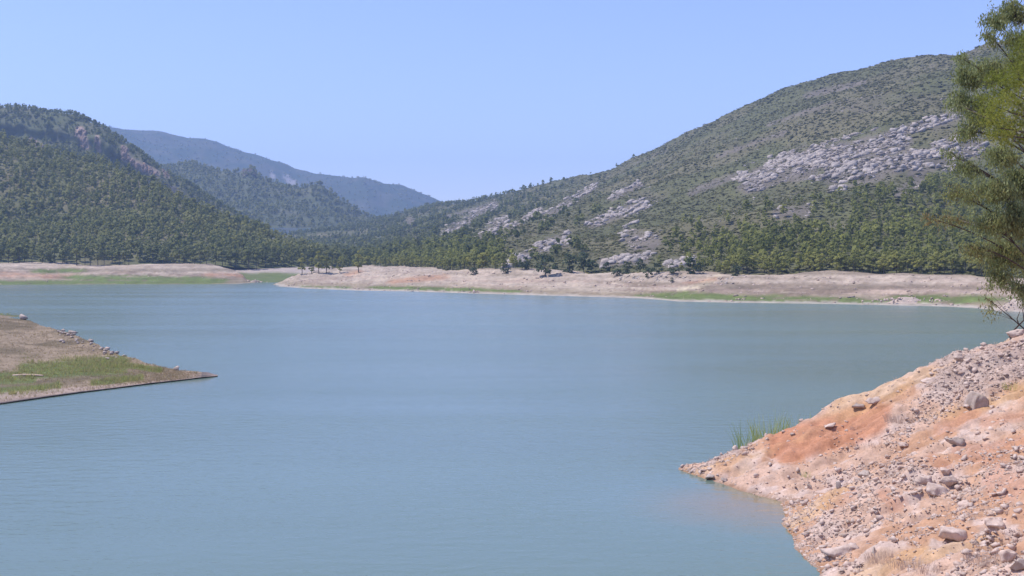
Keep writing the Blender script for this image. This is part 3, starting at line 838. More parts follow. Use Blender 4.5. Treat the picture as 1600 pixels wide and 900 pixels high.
# scattered stones all over the scrub slope
PSt = hillR.sample(0.03, 0.1, 3.0, 640, 1700)
st = fbm((PSt[:, 0] * 0.5 + PSt[:, 2]) / 22, PSt[:, 1] / 160, 10, 5)
PSt = PSt[rng.random(len(PSt)) < np.where(st > 0.68, 0.35, 0.025)]
sz = 0.35 + 0.8 * rng.random(len(PSt)) ** 3
V, Fc, T = merge(CHIP, PSt, sz * 1.2, sz, rng.uniform(-0.25, 0.3, len(PSt)))
tag(add('hillside_rubble', np_mesh('hillside_rubble', V, Fc, {'tint': T}), M_lime), 'loose pale limestone blocks scattered over the right hill', 'rubble', kind='stuff')
M_ochre = rock_mat('ochre_cliff', (0.20, 0.14, 0.11), (0.36, 0.255, 0.20), 0.2, 0.5)
GREYB, OCHREB = [], []
for V, Fc, T in ROCK[:4]:
    for lst, mt in ((GREYB, M_ochre), (OCHREB, M_ochre)):
        me = np_mesh('rock_block', V, Fc, {'tint': T}); me.materials.append(mt); lst.append(me)
# cliff blocks of the far left hill and crag on the middle ridge
for k, (x0, y0, x1, y1, w) in enumerate(CLIFF):
    lab = ['tall orange cliff scar on the higher left hill', 'narrow pale cliff scar right of the tall orange one', 'short pale cliff scar near the left skyline slope', 'shaded grey cliff band running down the far left hill',
           'small pale rock patch on the far left hill', 'tiny rock scar at the lower end of the cliff band'][k]
    S = np.array([hillB.find(x0 + (x1 - x0) * t + rng.normal() * w * 0.35, y0 + (y1 - y0) * t + rng.normal() * w * 0.3) for t in rng.random(40)])
    cen = S.mean(0)
    sz = rng.uniform(1.2, 3.2, len(S)) * w / 8
    root = tag(add('cliff', None, loc=cen), lab, 'cliff', 'cliffs of the far left hill')
    for i in range(len(S)):
        o = add('rock_block', GREYB[i % 4] if k == 3 else OCHREB[i % 4], parent=root, loc=S[i] - cen)
        o.scale = (sz[i], sz[i], sz[i] * 2.2); o.rotation_euler = (0, 0, rng.uniform(0, 6.28))
S = np.array([hillC.find(388 + rng.normal() * 5, 272 + rng.uniform(-4, 4)) for t in range(16)])
V, Fc, T = merge(ROCK, S - S.mean(0), np.full(16, 6.0), rng.uniform(8, 14, 16), np.zeros(16))
tag(add('crag', np_mesh('crag', V, Fc, {'tint': T}), M_bark, loc=S.mean(0)), 'small rocky crag sticking up on the middle ridge', 'crag')

# ------------------------------------------------------------------ rock piles on the far shore
def heap(name, px, py, wpx, hpx, n, label, land, dYf=1.0):
    p = land.find(px, py)
    s = p[1] / F
    root = add(name, None, loc=p)
    tag(root, label, 'rock pile')
    for i in range(n):
        u, v = rng.normal() * 0.42, rng.normal() * 0.4
        r = math.exp(-(u * u + v * v) * 2.2)
        b = rng.uniform(0.35, 1.0) * s * 2.3
        o = add('rock', STONE_MESH[i % len(STONE_MESH)], parent=root, loc=(u * wpx * s, v * wpx * s * dYf, r * hpx * s * rng.uniform(0.2, 1)))
        o.scale = (b * 1.3, b * 1.2, b); o.rotation_euler = rng.uniform(0, 6, 3)
    V, Fc = [], None
    gx, gy = np.meshgrid(np.linspace(-1.4, 1.4, 20), np.linspace(-1.4, 1.4, 14))
    zz = np.exp(-(gx ** 2 + gy ** 2) * 1.8) * (hpx * s * 0.9 * (0.7 + 0.6 * fbm(gx * 3 + px, gy * 3, 4)) + 1.2) - 1.2
    me = np_mesh('mound', np.stack([gx * wpx * s * 0.6, gy * wpx * s * 0.6 * dYf, zz], -1).reshape(-1, 3), grid_faces(20, 14), {'soil': np.tile((0.45, 0.36, 0.29), (280, 1))}, True)
    add('mound', me, M_shore, parent=root)
    return root
STONE_MESH = []
for s in range(8):
    V, Fc, T = rock_arrays(40 + s, 15, (1, 0.8, 0.62))
    me = np_mesh('stone', V, Fc, {'tint': T}); me.materials.append(M_stone); STONE_MESH.append(me)
heap('rock_pile', 1418, 472, 70, 9, 60, 'pale rock pile at the water edge between two green strips', shoreR, 0.5)
heap('rock_pile', 1592, 482, 60, 20, 70, 'pale boulder heap on the near shore behind the overhanging branches', shoreR, 0.7)
heap('rock_pile', 396, 441.3, 20, 4, 16, 'small heap of pale rocks at the mouth of the inlet', flat, 0.4)
heap('rock_pile', 745, 456, 14, 2, 8, 'few pale rocks at the waterline below the orange bank', shoreR, 0.4)

for px, py, n, sp, lab in ((1132, 438, 16, 14, 'tilted grey rock slabs beside the pale gully in the right bank'), (1045, 436, 18, 24, 'slanting rock strata on the streaked bank left of the gully'),
                           (985, 436, 12, 20, 'low slanting rock strata under the round bush on the bank')):
    p = shoreR.find(px, py); sc_ = p[1] / F
    root = tag(add('rock_outcrop', None, loc=p), lab, 'outcrop', 'slanting strata in the right bank')
    for i in range(n):
        q = shoreR.find(px + rng.uniform(-sp, sp), py + rng.uniform(-4, 6))
        o = add('rock_slab', RMESH[i % 6], parent=root, loc=q - p)
        b = rng.uniform(1.2, 2.8) * sc_
        o.scale = (b * rng.uniform(1.8, 3.2), b * 1.2, b * 0.6); o.rotation_euler = (rng.uniform(-.2, .2), rng.uniform(-.75, -.4), rng.uniform(-.3, .3))
for L_, lab, px0, px1, rho in ((shoreR, 'loose stones strewn over the right drawdown bank', 440, 1640, 0.16), (shoreL, 'loose stones strewn over the left drawdown bank', -60, 385, 0.02)):
    S = L_.sample(rho, 1.0, 2.3, px0, px1)
    S = S[(rng.random(len(S)) < sstep(0.42, 0.6, fbm(S[:, 0] / 9, S[:, 1] / 5, 411, 4))) & (S[:, 2] > 0.02)]
    sz = 0.12 + 0.5 * rng.random(len(S)) ** 4
    V, Fc, T = merge(CHIP, S, sz * 1.3, sz, rng.uniform(-0.6, 0.1, len(S)))
    tag(add('shore_rubble', np_mesh('shore_rubble', V, Fc, {'tint': T}), M_stone), lab, 'rubble', kind='stuff')

# ------------------------------------------------------------------ left peninsula
SKY_L = np.array([(-300, 470, 6.0), (-120, 478, 5.0), (0, 494, 3.6), (45, 502, 3.0), (120, 523, 2.3), (175, 550, 1.5), (230, 568, 0.95), (290, 580, 0.6), (332, 585, 0.42)])
FRONT_L = np.array([(-300, 672), (-120, 648), (0, 632), (120, 615), (230, 601), (300, 593), (340, 588.5)])
pxs = np.concatenate([np.arange(-300, 0, 6), np.arange(0, 341, 1.25)])
Yf = CAMZ * F / (np.interp(pxs, FRONT_L[:, 0], FRONT_L[:, 1]) - HORIZ)
zr = np.interp(pxs, SKY_L[:, 0], SKY_L[:, 2])
Yr = (CAMZ - zr) * F / (np.interp(pxs, SKY_L[:, 0], SKY_L[:, 1]) - HORIZ)
Yr = np.maximum(Yr, Yf + 0.6)
# columns run straight away from the lake edge; the fan of columns is resampled per row
rows, zz = [], []
def prow(Yv, zv):
    rows.append(np.stack([(pxs - 800) / F * Yv, Yv, zv], -1))
prow(Yf + 0.5, np.full_like(pxs, -1.2)); prow(Yf + 0.42, np.full_like(pxs, 0.03)); prow(Yf + 0.02, np.full_like(pxs, 0.06)); prow(Yf, np.full_like(pxs, 0.12))
NP = 70
for k in range(1, NP + 1):
    t = k / NP
    Yv = Yf + (Yr - Yf) * t
    zv = 0.13 + (zr - 0.13) * (t ** 1.3)
    prow(Yv, zv)
for k in range(1, 15):
    t = k / 14
    prow(Yr + t * (6 + 8 * zr), zr * (1 - t) ** 0.8 * (1 - t) - 1.5 * t)
PG = np.stack(rows)
amp = np.concatenate([np.zeros(4), np.linspace(0, 1, 25), np.ones(PG.shape[0] - 29)])[:, None] * np.clip(zr / 1.2, 0.15, 1)[None]
PG[..., 2] += (fbm(PG[..., 0] / 4, PG[..., 1] / 4, 17, 5) - 0.5) * 0.7 * amp
ex = (fbm(PG[0, :, 0] / 1.6, PG[0, :, 1] * 0, 19, 4) - 0.5) * 0.5
PG[2:4, :, 1] -= ex * 1.3
PG[3, :, 2] += (fbm(PG[3, :, 0] / 0.9, PG[3, :, 0] * 0, 21, 3) - 0.5) * 0.12
tipf = sstep(342, 322, pxs)[None]
PG[4:, :, 2] = PG[4:, :, 2] * (0.35 + 0.65 * tipf) - 0.02 * (1 - tipf)
qx, qy = proj(PG)
n_ = fbm(PG[..., 0] / 5, PG[..., 1] / 5, 27, 5)
ps = mix((0.27, 0.205, 0.14), (0.16, 0.125, 0.08), sstep(0.4, 0.62, n_))
GR_P = [(40, 578, 190, 568, 17), (0, 592, 50, 590, 10), (0, 614, 90, 606, 8), (145, 599, 220, 591, 5), (200, 572, 250, 578, 5)]
ps = mix(ps, (0.13, 0.15, 0.055), sstep(0.0, 0.4, seg_mask(qx, qy, GR_P) + (n_ - 0.5) * 0.9))
edge = (np.arange(PG.shape[0]) < 9)[:, None] & (np.arange(PG.shape[0]) > 2)[:, None]
ps = mix(ps, (0.36, 0.27, 0.22), 0.8 * edge * np.ones_like(n_))
ps = mix(ps, (0.38, 0.285, 0.225), 0.9 * sstep(255, 325, qx + (n_ - 0.5) * 90))
ps[:3] = (0.10, 0.08, 0.065)
nv, nu = PG.shape[:2]
tag(add('peninsula', np_mesh('peninsula', PG.reshape(-1, 3), grid_faces(nu, nv), {'soil': ps.reshape(-1, 3)}, False), M_pen), 'low grassy spit of land reaching in from the left', kind='structure')

def pen_point(px, py):
    j = int(np.clip(np.searchsorted(pxs, px), 0, len(pxs) - 1))
    q = qy[3:NP + 4, j]
    r = 3 + int(np.argmax(q <= py)) if (q <= py).any() else NP + 3
    return PG[r, j].copy()

def tuft_arrays(n, spread, lean, w):
    """Unit-high tuft of grass blades."""
    V, Fc, T = [], [], []
    for i in range(n):
        a = rng.uniform(0, 6.28); r = spread * math.sqrt(rng.random())
        b = np.array([r * math.cos(a), r * math.sin(a), -0.05])
        d = np.array([math.cos(a + rng.normal() * 0.6), math.sin(a + rng.normal() * 0.6), 0]) * lean * rng.uniform(0.3, 1.2)
        h = rng.uniform(0.55, 1.0)
        s = np.array([-math.sin(a * 3.1), math.cos(a * 3.1), 0]) * w
        k = len(V)
        V += [b - s, b + s, b + d * 0.4 + s * 0.7 + [0, 0, h * 0.6], b + d * 0.4 - s * 0.7 + [0, 0, h * 0.6], b + d + s * 0.15 + [0, 0, h], b + d - s * 0.15 + [0, 0, h]]
        Fc += [[k, k + 1, k + 2, k + 3], [k + 3, k + 2, k + 4, k + 5]]
        T += [0.5 + rng.uniform(-0.2, 0.2)] * 6
    return np.array(V), np.array(Fc), np.array(T)
M_grass = leaf_mat('lake_grass', [(0.0, (0.42, 0.32, 0.20)), (0.35, (0.46, 0.40, 0.17)), (0.6, (0.42, 0.43, 0.14)), (1.0, (0.30, 0.37, 0.11))], 0.5)
TUFT = [tuft_arrays(6, 0.35, 0.35, 0.045) for k in range(5)]
ii = rng.integers(4, NP + 2, 16000); jj = rng.integers(0, len(pxs) - 1, 16000)
t = rng.random((16000, 1))
GP = PG[ii, jj] * (1 - t) + PG[ii, jj + 1] * t
gx, gy = proj(GP)
gm = seg_mask(gx, gy, GR_P) + (fbm(GP[:, 0] / 2.2, GP[:, 1] / 2.2, 29) - 0.5) * 1.5 - 0.1
keep = (rng.random(len(GP)) < np.clip(0.32 + gm * 1.1, 0.42, 0.8)) & (gx > -150) & (gx + rng.uniform(0, 60, len(GP)) < 318)
GP, gm = GP[keep], gm[keep]
h = rng.uniform(0.10, 0.3, len(GP)) + np.clip(gm, 0, 0.5) * rng.uniform(0.1, 0.5, len(GP))
V, Fc, T = merge(TUFT, GP, h * 1.2, h, np.clip(gm * 0.9, -0.40, 0.12) - 0.25 + rng.uniform(-0.3, 0.3, len(GP)))
tag(add('grass', np_mesh('grass', V, Fc, {'tint': T}), M_grass), 'green and dry grass growing over the left spit', 'grass', kind='stuff')

# small outer spit behind it
ys, xs = np.meshgrid(np.linspace(255, 275, 12), np.linspace(-220, -105.5, 60), indexing='ij')
ed = np.clip((-106 - xs) / 4, 0, 1) * (1 - ((ys - 265) / 9.5) ** 2)
OG = np.stack([xs, ys, ed * 0.55 - 0.12 + (fbm(xs / 3, ys / 3, 5) - 0.5) * 0.2], -1)
oc = mix((0.26, 0.20, 0.14), (0.12, 0.13, 0.055), sstep(0.4, 0.6, fbm(xs / 6, ys / 3, 8)))
tag(add('sand_spit_shore', np_mesh('sand_spit_shore', OG.reshape(-1, 3), grid_faces(60, 12), {'soil': oc.reshape(-1, 3)}, True), M_pen), 'thin flat spit of earth behind the left peninsula', kind='structure')
tf = np.stack([rng.uniform(-150, -109, 500), rng.uniform(259, 272, 500), np.full(500, 0.3)], -1)
h = rng.uniform(0.3, 0.7, 500)
V, Fc, T = merge(TUFT, tf, h, h, rng.uniform(-0.1, 0.3, 500))
tag(add('grass', np_mesh('grass', V, Fc, {'tint': T}), M_grass), 'grass fringe on the thin outer spit', 'grass', kind='stuff')

PSTONE = []
for s in range(6):
    V, Fc, T = rock_arrays(70 + s, 16, (1, 0.8, 0.6)); me = np_mesh('stone', V, Fc, {'tint': T}); me.materials.append(M_stone if s > 4 else M_grey); PSTONE.append(me)
def put_rock(name, mesh, p, s, label, cat, group=None, sc=(1, 1, 1), sink=0.15, rz=None, tilt=0.25):
    o = add(name, mesh, loc=[p[0], p[1], p[2] + s * sc[2] * 0.55 - s * sink])
    o.scale = (s * sc[0], s * sc[1], s * sc[2]); o.rotation_euler = (rng.uniform(-tilt, tilt), rng.uniform(-tilt, tilt), rng.uniform(0, 6.28) if rz is None else rz)
    return tag(o, label, cat, group)
for i, u in enumerate(np.sort(rng.random(60))):
    px = 92 + 95 * u
    py = np.interp(px, SKY_L[:, 0], SKY_L[:, 1]) + abs(rng.normal()) * 9
    put_rock('stone', PSTONE[i % 6], pen_point(px, py), rng.uniform(0.10, 0.34), 'pale stone in the crest rubble of the left spit, %s from the left' % ordin[i], 'stone', 'stones on the left spit')
put_rock('boulder', PSTONE[0], pen_point(37, 500), 0.85, 'dark boulder on the crest near the left picture edge', 'boulder')
put_rock('boulder', PSTONE[3], pen_point(112, 521), 0.75, 'largest pale boulder in the rubble on the spit crest', 'boulder', sc=(1.3, 0.8, 0.7))
put_rock('boulder', PSTONE[4], pen_point(275, 579), 0.42, 'small reddish boulder near the tip of the left spit', 'boulder')
put_rock('stone', PSTONE[2], pen_point(193, 556), 0.3, 'lone pale stone beside the tall grass on the spit', 'stone')
p = pen_point(45, 590)
V, Fc = tube([(-1.6, 0, 0.1), (-0.5, 0.1, 0.14), (0.6, 0.02, 0.13), (1.5, -0.1, 0.1)], [0.10, 0.13, 0.12, 0.07], 8)
tag(add('driftwood_log', np_mesh('driftwood_log', V, Fc, {'tint': np.full(len(V), 0.6)}), M_stone, loc=p), 'pale driftwood log lying in the grass of the left spit', 'log')

# ------------------------------------------------------------------ foreground bank
SH_Y = [-30, 0, 10, 20, 30, 40, 47, 52, 56, 59.1, 62, 66.4, 69, 71.3, 80, 120]
SH_X = [-34, -22, -14, -3, 5.5, 10.6, 11.7, 12.0, 12.4, 13.5, 13.0, 11.4, 10.4, 9.6, 9.6, 9.6]
def bank_z(x, y, fine=True):
    x, y = np.asarray(x, float), np.asarray(y, float)
    wob = (fbm(y / 2.2, y * 0 + 3, 87, 4) - 0.5) * 1.0
    d = x - np.interp(y, SH_Y, SH_X) + wob * sstep(75, 60, y)
    fr = np.where(d > 0, 0.395 * d + 0.12 * (1 - np.exp(-np.clip(d, 0, None) * 2)), 0.5 * d)
    yb = 72.0 + 0.42 * (x - 9.6) + (fbm(x / 3, x * 0, 81, 3) - 0.5) * 1.5
    bk = 0.95 * (yb - y)
    k = 0.35
    h = np.clip(0.5 + 0.5 * (bk - fr) / k, 0, 1)
    z = bk * (1 - h) + fr * h - k * h * (1 - h)
    z = np.where(z > 10.3, 10.3 + (1 - np.exp(-(z - 10.3) / 1.2)) * 1.0, z)
    z = z - 0.75 * np.exp(-(((x - 17.2) / 3.2) ** 2 + ((y - 65.5) / 3.0) ** 2)) + 0.55 * np.exp(-(((x - 17.5) / 2.6) ** 2 + ((y - 56) / 3.5) ** 2))
    w = sstep(0.0, 1.6, d)
    z = z + w * ((fbm(x / 5, y / 5, 61, 4) - 0.5) * 1.5 + (0.5 - np.abs(fbm(x / 3.2, y / 1.7, 63, 3) - 0.5) * 2) * 0.5 - 0.25)
    z = z - w * np.clip(0.10 - np.abs(fbm((x + 0.25 * y) / 9, y / 1.3, 69, 3) - 0.5), 0, 1) * 3.2
    if fine:
        z = z + sstep(-0.2, 0.6, d) * ((fbm(x / 0.8, y / 0.8, 65, 5, 0.6) - 0.5) * 0.42 - np.clip(0.06 - np.abs(fbm(x / 1.5, y / 0.8, 67, 3) - 0.5), 0, 1) * 2.2)
    return z
bx = np.concatenate([np.arange(-40, 8, 1.6), np.arange(8, 34, 0.13), np.arange(34, 80, 1.2)])
by = np.concatenate([np.arange(-30, 36, 1.6), np.arange(36, 76, 0.15), np.arange(76, 110, 1.2)])
BX, BY = np.meshgrid(bx, by)
BZ = bank_z(BX, BY)
BG = np.stack([BX, BY, np.maximum(BZ, -3.2)], -1)
bpx, bpy_ = proj(np.where(BG[..., 1:2] > 5, BG, [0, 5, 0]))
n1 = fbm(BX / 3.5, BY / 3.5, 101, 5); n2 = fbm(BX / 1.1, BY / 1.1, 103, 4); n3 = fbm(BX / 7, BY / 2.5, 107, 4)
bs = mix((0.54, 0.36, 0.26), (0.49, 0.285, 0.175), sstep(0.4, 0.6, n1))
bs = mix(bs, (0.57, 0.425, 0.345), sstep(0.5, 0.65, n2))
RED = [(1235, 692, 1360, 655, 40), (1280, 670, 1375, 645, 20), (1470, 668, 1520, 642, 18), (1500, 700, 1560, 715, 20), (1300, 790, 1330, 770, 12), (1540, 660, 1600, 650, 14), (1560, 760, 1640, 770, 32), (1380, 775, 1400, 790, 20), (1455, 715, 1475, 730, 14), (1340, 665, 1385, 640, 14), (1560, 700, 1600, 690, 14)]
bs = mix(bs, (0.47, 0.215, 0.12), 0.9 * sstep(0.0, 0.45, seg_mask(bpx, bpy_, RED[:2]) + (n1 - 0.5) * 0.7))
bs = mix(bs, (0.47, 0.235, 0.14), 0.65 * sstep(0.0, 0.6, seg_mask(bpx, bpy_, RED[2:]) + (n1 - 0.5) * 0.9 + (n2 - 0.5) * 0.8))
GREYZ = [(1480, 590, 1620, 560, 45), (1100, 712, 1150, 702, 12)]
bs = mix(bs, (0.44, 0.34, 0.285), 0.8 * sstep(0.0, 0.5, seg_mask(bpx, bpy_, GREYZ) + (n2 - 0.5) * 0.8))
bs = mix(bs, (0.55, 0.34, 0.16), 0.5 * sstep(0.58, 0.72, n3))
bs = mix(bs, bs * np.array([0.62, 0.56, 0.5]), sstep(0.16, 0.04, BZ))       # wet rim at the waterline
tag(add('bank_terrain', np_mesh('bank_terrain', BG.reshape(-1, 3), grid_faces(len(bx), len(by)), {'soil': bs.reshape(-1, 3)}, True), M_bank), 'steep bare orange and pink bank at the lower right', kind='structure')

def bank_hit(px, py):
    Y = np.arange(34, 90, 0.05)
    X = (px - 800) / F * Y
    Z = CAMZ + (HORIZ - py) / F * Y
    g = bank_z(X, Y)
    k = np.where(g >= Z)[0]
    i = k[0] if len(k) else int(np.argmin(Z - g))
    return np.array([X[i], Y[i], g[i]])

def big_rock(seed, flat_):
    V, Fc, T = rock_arrays(seed, 11, flat_, 4, 0.34)
    me = np_mesh('boulder', V, Fc, {'tint': T}); return me
BOULD = []
for k, (px, py, wpx, fl, grey, lab) in enumerate([
    (1527, 634, 44, (1, 0.95, 1.05), 1, 'large rounded grey boulder high on the bank above an orange scar'),
    (1447, 757, 34, (1, 0.7, 0.6), 0, 'pale tilted boulder, left one of the white cluster'),
    (1464, 772, 42, (1, 0.8, 0.7), 0, 'largest pale boulder of the white cluster in mid bank'),
    (1482, 755, 26, (1, 0.9, 0.7), 0, 'pale boulder at the right of the white cluster'),
    (1478, 738, 20, (1, 0.9, 0.7), 0, 'small pale boulder on top of the white cluster'),
    (1556, 824, 40, (1, 0.8, 0.6), 0, 'boulder with a dark shaded side near the right edge'),
    (1486, 842, 56, (1, 0.7, 0.42), 0, 'wide half-buried brown block low on the bank'),
    (1492, 695, 34, (1, 0.6, 0.6), 1, 'grey slanted block below the rounded grey boulder'),
    (1310, 762, 16, (0.6, 0.6, 1.2), 1, 'dark upright rock on the lower left bank'),
    (1354, 745, 26, (1, 0.8, 0.6), 1, 'dark notched rock left of the white cluster'),
    (1110, 748, 18, (1, 0.9, 0.8), 1, 'dark wet rock at the waterline near the tip'),
    (1132, 752, 14, (1, 0.8, 0.7), 1, 'smaller dark rock at the waterline right of the wet one'),
    (1365, 630, 30, (1.2, 0.6, 0.4), 0, 'long flat slab on the skyline above the red scar'),
    (1342, 638, 20, (1.2, 0.6, 0.45), 1, 'dark flat slab on the skyline left of the long one'),
    (1452, 598, 26, (1.1, 0.7, 0.45), 0, 'flat reddish slab sticking out of the bank crest'),
    (1500, 562, 24, (1.0, 0.7, 0.6), 0, 'pale block on the upper crest of the bank'),
    (1588, 524, 30, (1.2, 0.8, 0.5), 0, 'pale flat rock at the top of the crest by the dead branch'),
    (1572, 872, 34, (1, 0.8, 0.6), 0, 'pale rock near the lower right corner'),
    (1592, 888, 36, (1, 0.8, 0.7), 1, 'grey rock in the lower right corner'),
    (1318, 864, 54, (1.4, 0.5, 0.35), 0, 'long low slab near the bottom waterline'),
    (1508, 792, 26, (1, 0.8, 0.6), 0, 'pale stone with a dark side below the white cluster'),
    (1366, 866, 14, (0.7, 0.6, 1.1), 1, 'small upright rock in the lowest part of the bank'),
    (1148, 702, 14, (0.9, 0.8, 0.9), 0, 'white block on the crest left of the reeds'),
    (1265, 762, 14, (0.6, 0.6, 1.2), 1, 'narrow reddish rock standing by the little cove'),
    (1297, 668, 18, (1.2, 0.7, 0.5), 0, 'stone on the skyline behind the red scar'),
    (1412, 700, 16, (1, 0.8, 0.6), 0, 'pale stone in the dry scrub left of the orange scar')]):
    p = bank_hit(px, py)
    s = wpx * p[1] / F / 2 * 0.95
    BOULD.append((px, py))
    me = big_rock(200 + k, fl); me.materials.append(M_grey if grey else M_stone)
    put_rock('boulder', me, p, s, lab, 'boulder', None, (1, 1, 1), 0.32, rz=rng.uniform(-0.5, 0.5), tilt=0.2)

# loose stones: the larger ones one by one, the gravel as one mass
NS = 120000
sx = rng.uniform(9.5, 34, NS); sy = rng.uniform(36, 76, NS)
sz_ = bank_z(sx, sy)
ok = sz_ > 0.02
SP = np.stack([sx, sy, sz_], -1)[ok]
gx, gy = proj(SP)
dn = 0.11 + 0.89 * sstep(0.49, 0.60, fbm(SP[:, 0] / 2.6, SP[:, 1] / 2.6, 111, 4))
dn = np.maximum(dn, sstep(0, 0.4, seg_mask(gx, gy, [(1060, 728, 1170, 700, 12), (1240, 830, 1420, 740, 36), (1420, 740, 1520, 770, 26), (1480, 600, 1600, 560, 40), (1440, 640, 1560, 600, 26), (1540, 850, 1600, 880, 30), (1250, 860, 1330, 880, 26)])))
dn *= 1 - 0.85 * sstep(0.1, 0.5, seg_mask(gx, gy, RED[:2]))
dn *= 1 - 0.5 * sstep(0.1, 0.5, seg_mask(gx, gy, RED[2:]))
SP = SP[(rng.random(len(SP)) < dn * 0.75) & (gx > 1040) & (gx < 1640) & (gy < 930)]
size = 0.02 + 0.05 * rng.random(len(SP)) + 0.14 * rng.random(len(SP)) ** 10
bigi = np.argsort(-size)[:300]
bigset = SP[bigi]
bx_, by_ = proj(bigset)
SHORT = ['rounded grey boulder', 'left boulder of the white cluster', 'largest white cluster boulder', 'right boulder of the white cluster', 'top boulder of the white cluster', 'dark-sided boulder by the edge', 'half-buried brown block',
         'grey slanted block', 'dark upright rock', 'dark notched rock', 'wet waterline rock', 'smaller waterline rock', 'long skyline slab', 'dark skyline slab', 'reddish crest slab', 'pale upper crest block', 'topmost flat rock',
         'pale lower corner rock', 'grey corner rock', 'long low slab', 'dark-sided pale stone', 'small upright rock', 'white block by the reeds', 'narrow red rock at the cove', 'stone behind the red scar', 'pale scrub stone']
rank = {}
BB = np.array(BOULD, float)
near_b = [np.hypot(BB[:, 0] - x, BB[:, 1] - y) for x, y in zip(bx_, by_)]
for i in np.argsort([d.min() for d in near_b]):
    j = int(np.argmin(near_b[i])); dx, dy = bx_[i] - BB[j, 0], by_[i] - BB[j, 1]
    side = ('right of' if dx > 0 else 'left of') if abs(dx) > abs(dy) else ('below' if dy > 0 else 'above')
    rank[(j, side)] = rank.get((j, side), 0) + 1
    lab = 'small pale stone %s the %s, %s closest to it' % (side, SHORT[j], ordin[rank[(j, side)] - 1])
    put_rock('stone', STONE_MESH[i % 8], bigset[i], size[bigi[i]], lab, 'stone', 'loose stones on the bank', sc=(1, rng.uniform(0.7, 1), rng.uniform(0.7, 1.1)), sink=0.12)
sm = np.delete(np.arange(len(SP)), bigi)
V, Fc, T = merge(CHIP, SP[sm] - [0, 0, 1] * (size[sm] * 0.25)[:, None], size[sm] * 1.1, size[sm] * rng.uniform(0.7, 1.1, len(sm)), rng.uniform(-0.3, 0.5, len(sm)))
tag(add('gravel', np_mesh('gravel', V, Fc, {'tint': T}), M_stone), 'loose gravel and chippings covering the bank', 'gravel', kind='stuff')

# reeds, grass tufts and dry scrub on the bank
M_reed = leaf_mat('reed_leaves', [(0.0, (0.60, 0.54, 0.26)), (0.4, (0.50, 0.54, 0.18)), (1.0, (0.34, 0.44, 0.13))], 0.5)
M_dry = leaf_mat('dry_stems', [(0.0, (0.46, 0.33, 0.25)), (0.5, (0.56, 0.43, 0.34)), (1.0, (0.62, 0.50, 0.41))], 0.2)
def tuft_thing(name, p, n, spread, lean, w, h, mat, label, cat, group=None):
    V, Fc, T = tuft_arrays(n, spread / h, lean, w / h)
    o = add(name, np_mesh(name, V * h, Fc, {'tint': T}), mat, loc=p)
    return tag(o, label, cat, group)
for px, n, h, lab in [(1158, 26, 1.9, 'leftmost reed clump behind the tip of the bank'), (1172, 34, 1.75, 'dense low reed clump second from the tip'), (1187, 44, 2.1, 'thick reed clump in the middle of the reed bed'),
                      (1201, 48, 2.3, 'tallest thick reed clump of the reed bed'), (1217, 18, 2.0, 'sparse reed clump right of the tallest one'), (1230, 22, 2.0, 'reed clump with tips leaning apart'),
                      (1247, 22, 1.7, 'thin reeds near the right end of the reed bed'), (1262, 18, 1.6, 'low sparse reeds at the right end of the reed bed'), (1280, 14, 1.6, 'few single reeds behind the crest beyond the bed'), (1302, 9, 1.5, 'last lone reeds furthest from the bank tip')]:
    Y = 74.2
    X = (px - 800) / F * Y
    px += 8
    Y2 = (73.0 if px < 1240 else 71.8) + 0.42 * (X - 9.6)
    X = (px - 800) / F * Y2
    tuft_thing('reed_clump', (X, Y2, max(-0.2, float(bank_z(X, Y2)) - 0.1)), int(n * 1.4), 0.55, 0.24, 0.024, h * 1.4 + 0.2, M_reed, lab, 'reeds', 'reed clumps behind the bank tip')
for px, py, n, sp, h, mat, lab in [(1407, 660, 300, 0.85, 0.6, M_dry, 'dry beige scrub tuft right of the red scar'), (1258, 745, 40, 0.25, 0.4, M_reed, 'small green grass tuft above the cove'),
                                   (1400, 880, 420, 1.1, 0.38, M_dry, 'big pale dry grass tussock at the bottom of the bank'), (1440, 890, 300, 0.8, 0.34, M_dry, 'dry grass tussock right of the big pale one'),
                                   (1335, 672, 70, 0.25, 0.25, M_dry, 'thin dry grass on the crest above the red scar'), (1578, 610, 90, 0.35, 0.5, M_reed, 'small green shrub near the right edge of the bank'),
                                   (1380, 700, 160, 0.8, 0.35, M_dry, 'low dry scrub on the spur below the crest'), (1540, 880, 200, 0.7, 0.45, M_dry, 'dry grass beside the lower right rocks')]:
    tuft_thing('grass_tuft', bank_hit(px, py), n, sp, 0.45, 0.006, h, mat, lab, 'grass')
V0 = SP[rng.random(len(SP)) < 0.05]
h = rng.uniform(0.08, 0.3, len(V0))
DT = [tuft_arrays(8, 0.3, 0.6, 0.03) for k in range(4)]
V, Fc, T = merge(DT, V0, h, h, rng.uniform(-0.4, 0.4, len(V0)))
tag(add('dry_weeds', np_mesh('dry_weeds', V, Fc, {'tint': T}), M_dry), 'dry weeds sprouting all over the bank', 'weeds', kind='stuff')
def stick(path, r0, label, name='dead_branch'):
    parts = [tube(p, np.linspace(r, r * 0.35, len(p)), 6) for p, r in path]
    V, Fc = join(parts)
    return tag(add(name, np_mesh(name, V, Fc, {'tint': np.full(len(V), 0.2)}), M_bark), label, 'branch')
q = bank_hit(1583, 526)
o = world_at
stick([([q + [-0.2, 0, -0.1], o(1586, 514, q[1]), o(1597, 503, q[1]), o(1610, 492, q[1]), o(1640, 478, q[1])], 0.06), ([o(1592, 508, q[1]), o(1589, 498, q[1]), o(1594, 486, q[1] - 0.3)], 0.04),
       ([o(1600, 500, q[1]), o(1598, 484, q[1]), o(1604, 474, q[1])], 0.035)], 0.06, 'bare dead branch rising from the crest at the right edge')
q = bank_hit(1575, 558); q2 = bank_hit(1600, 540)
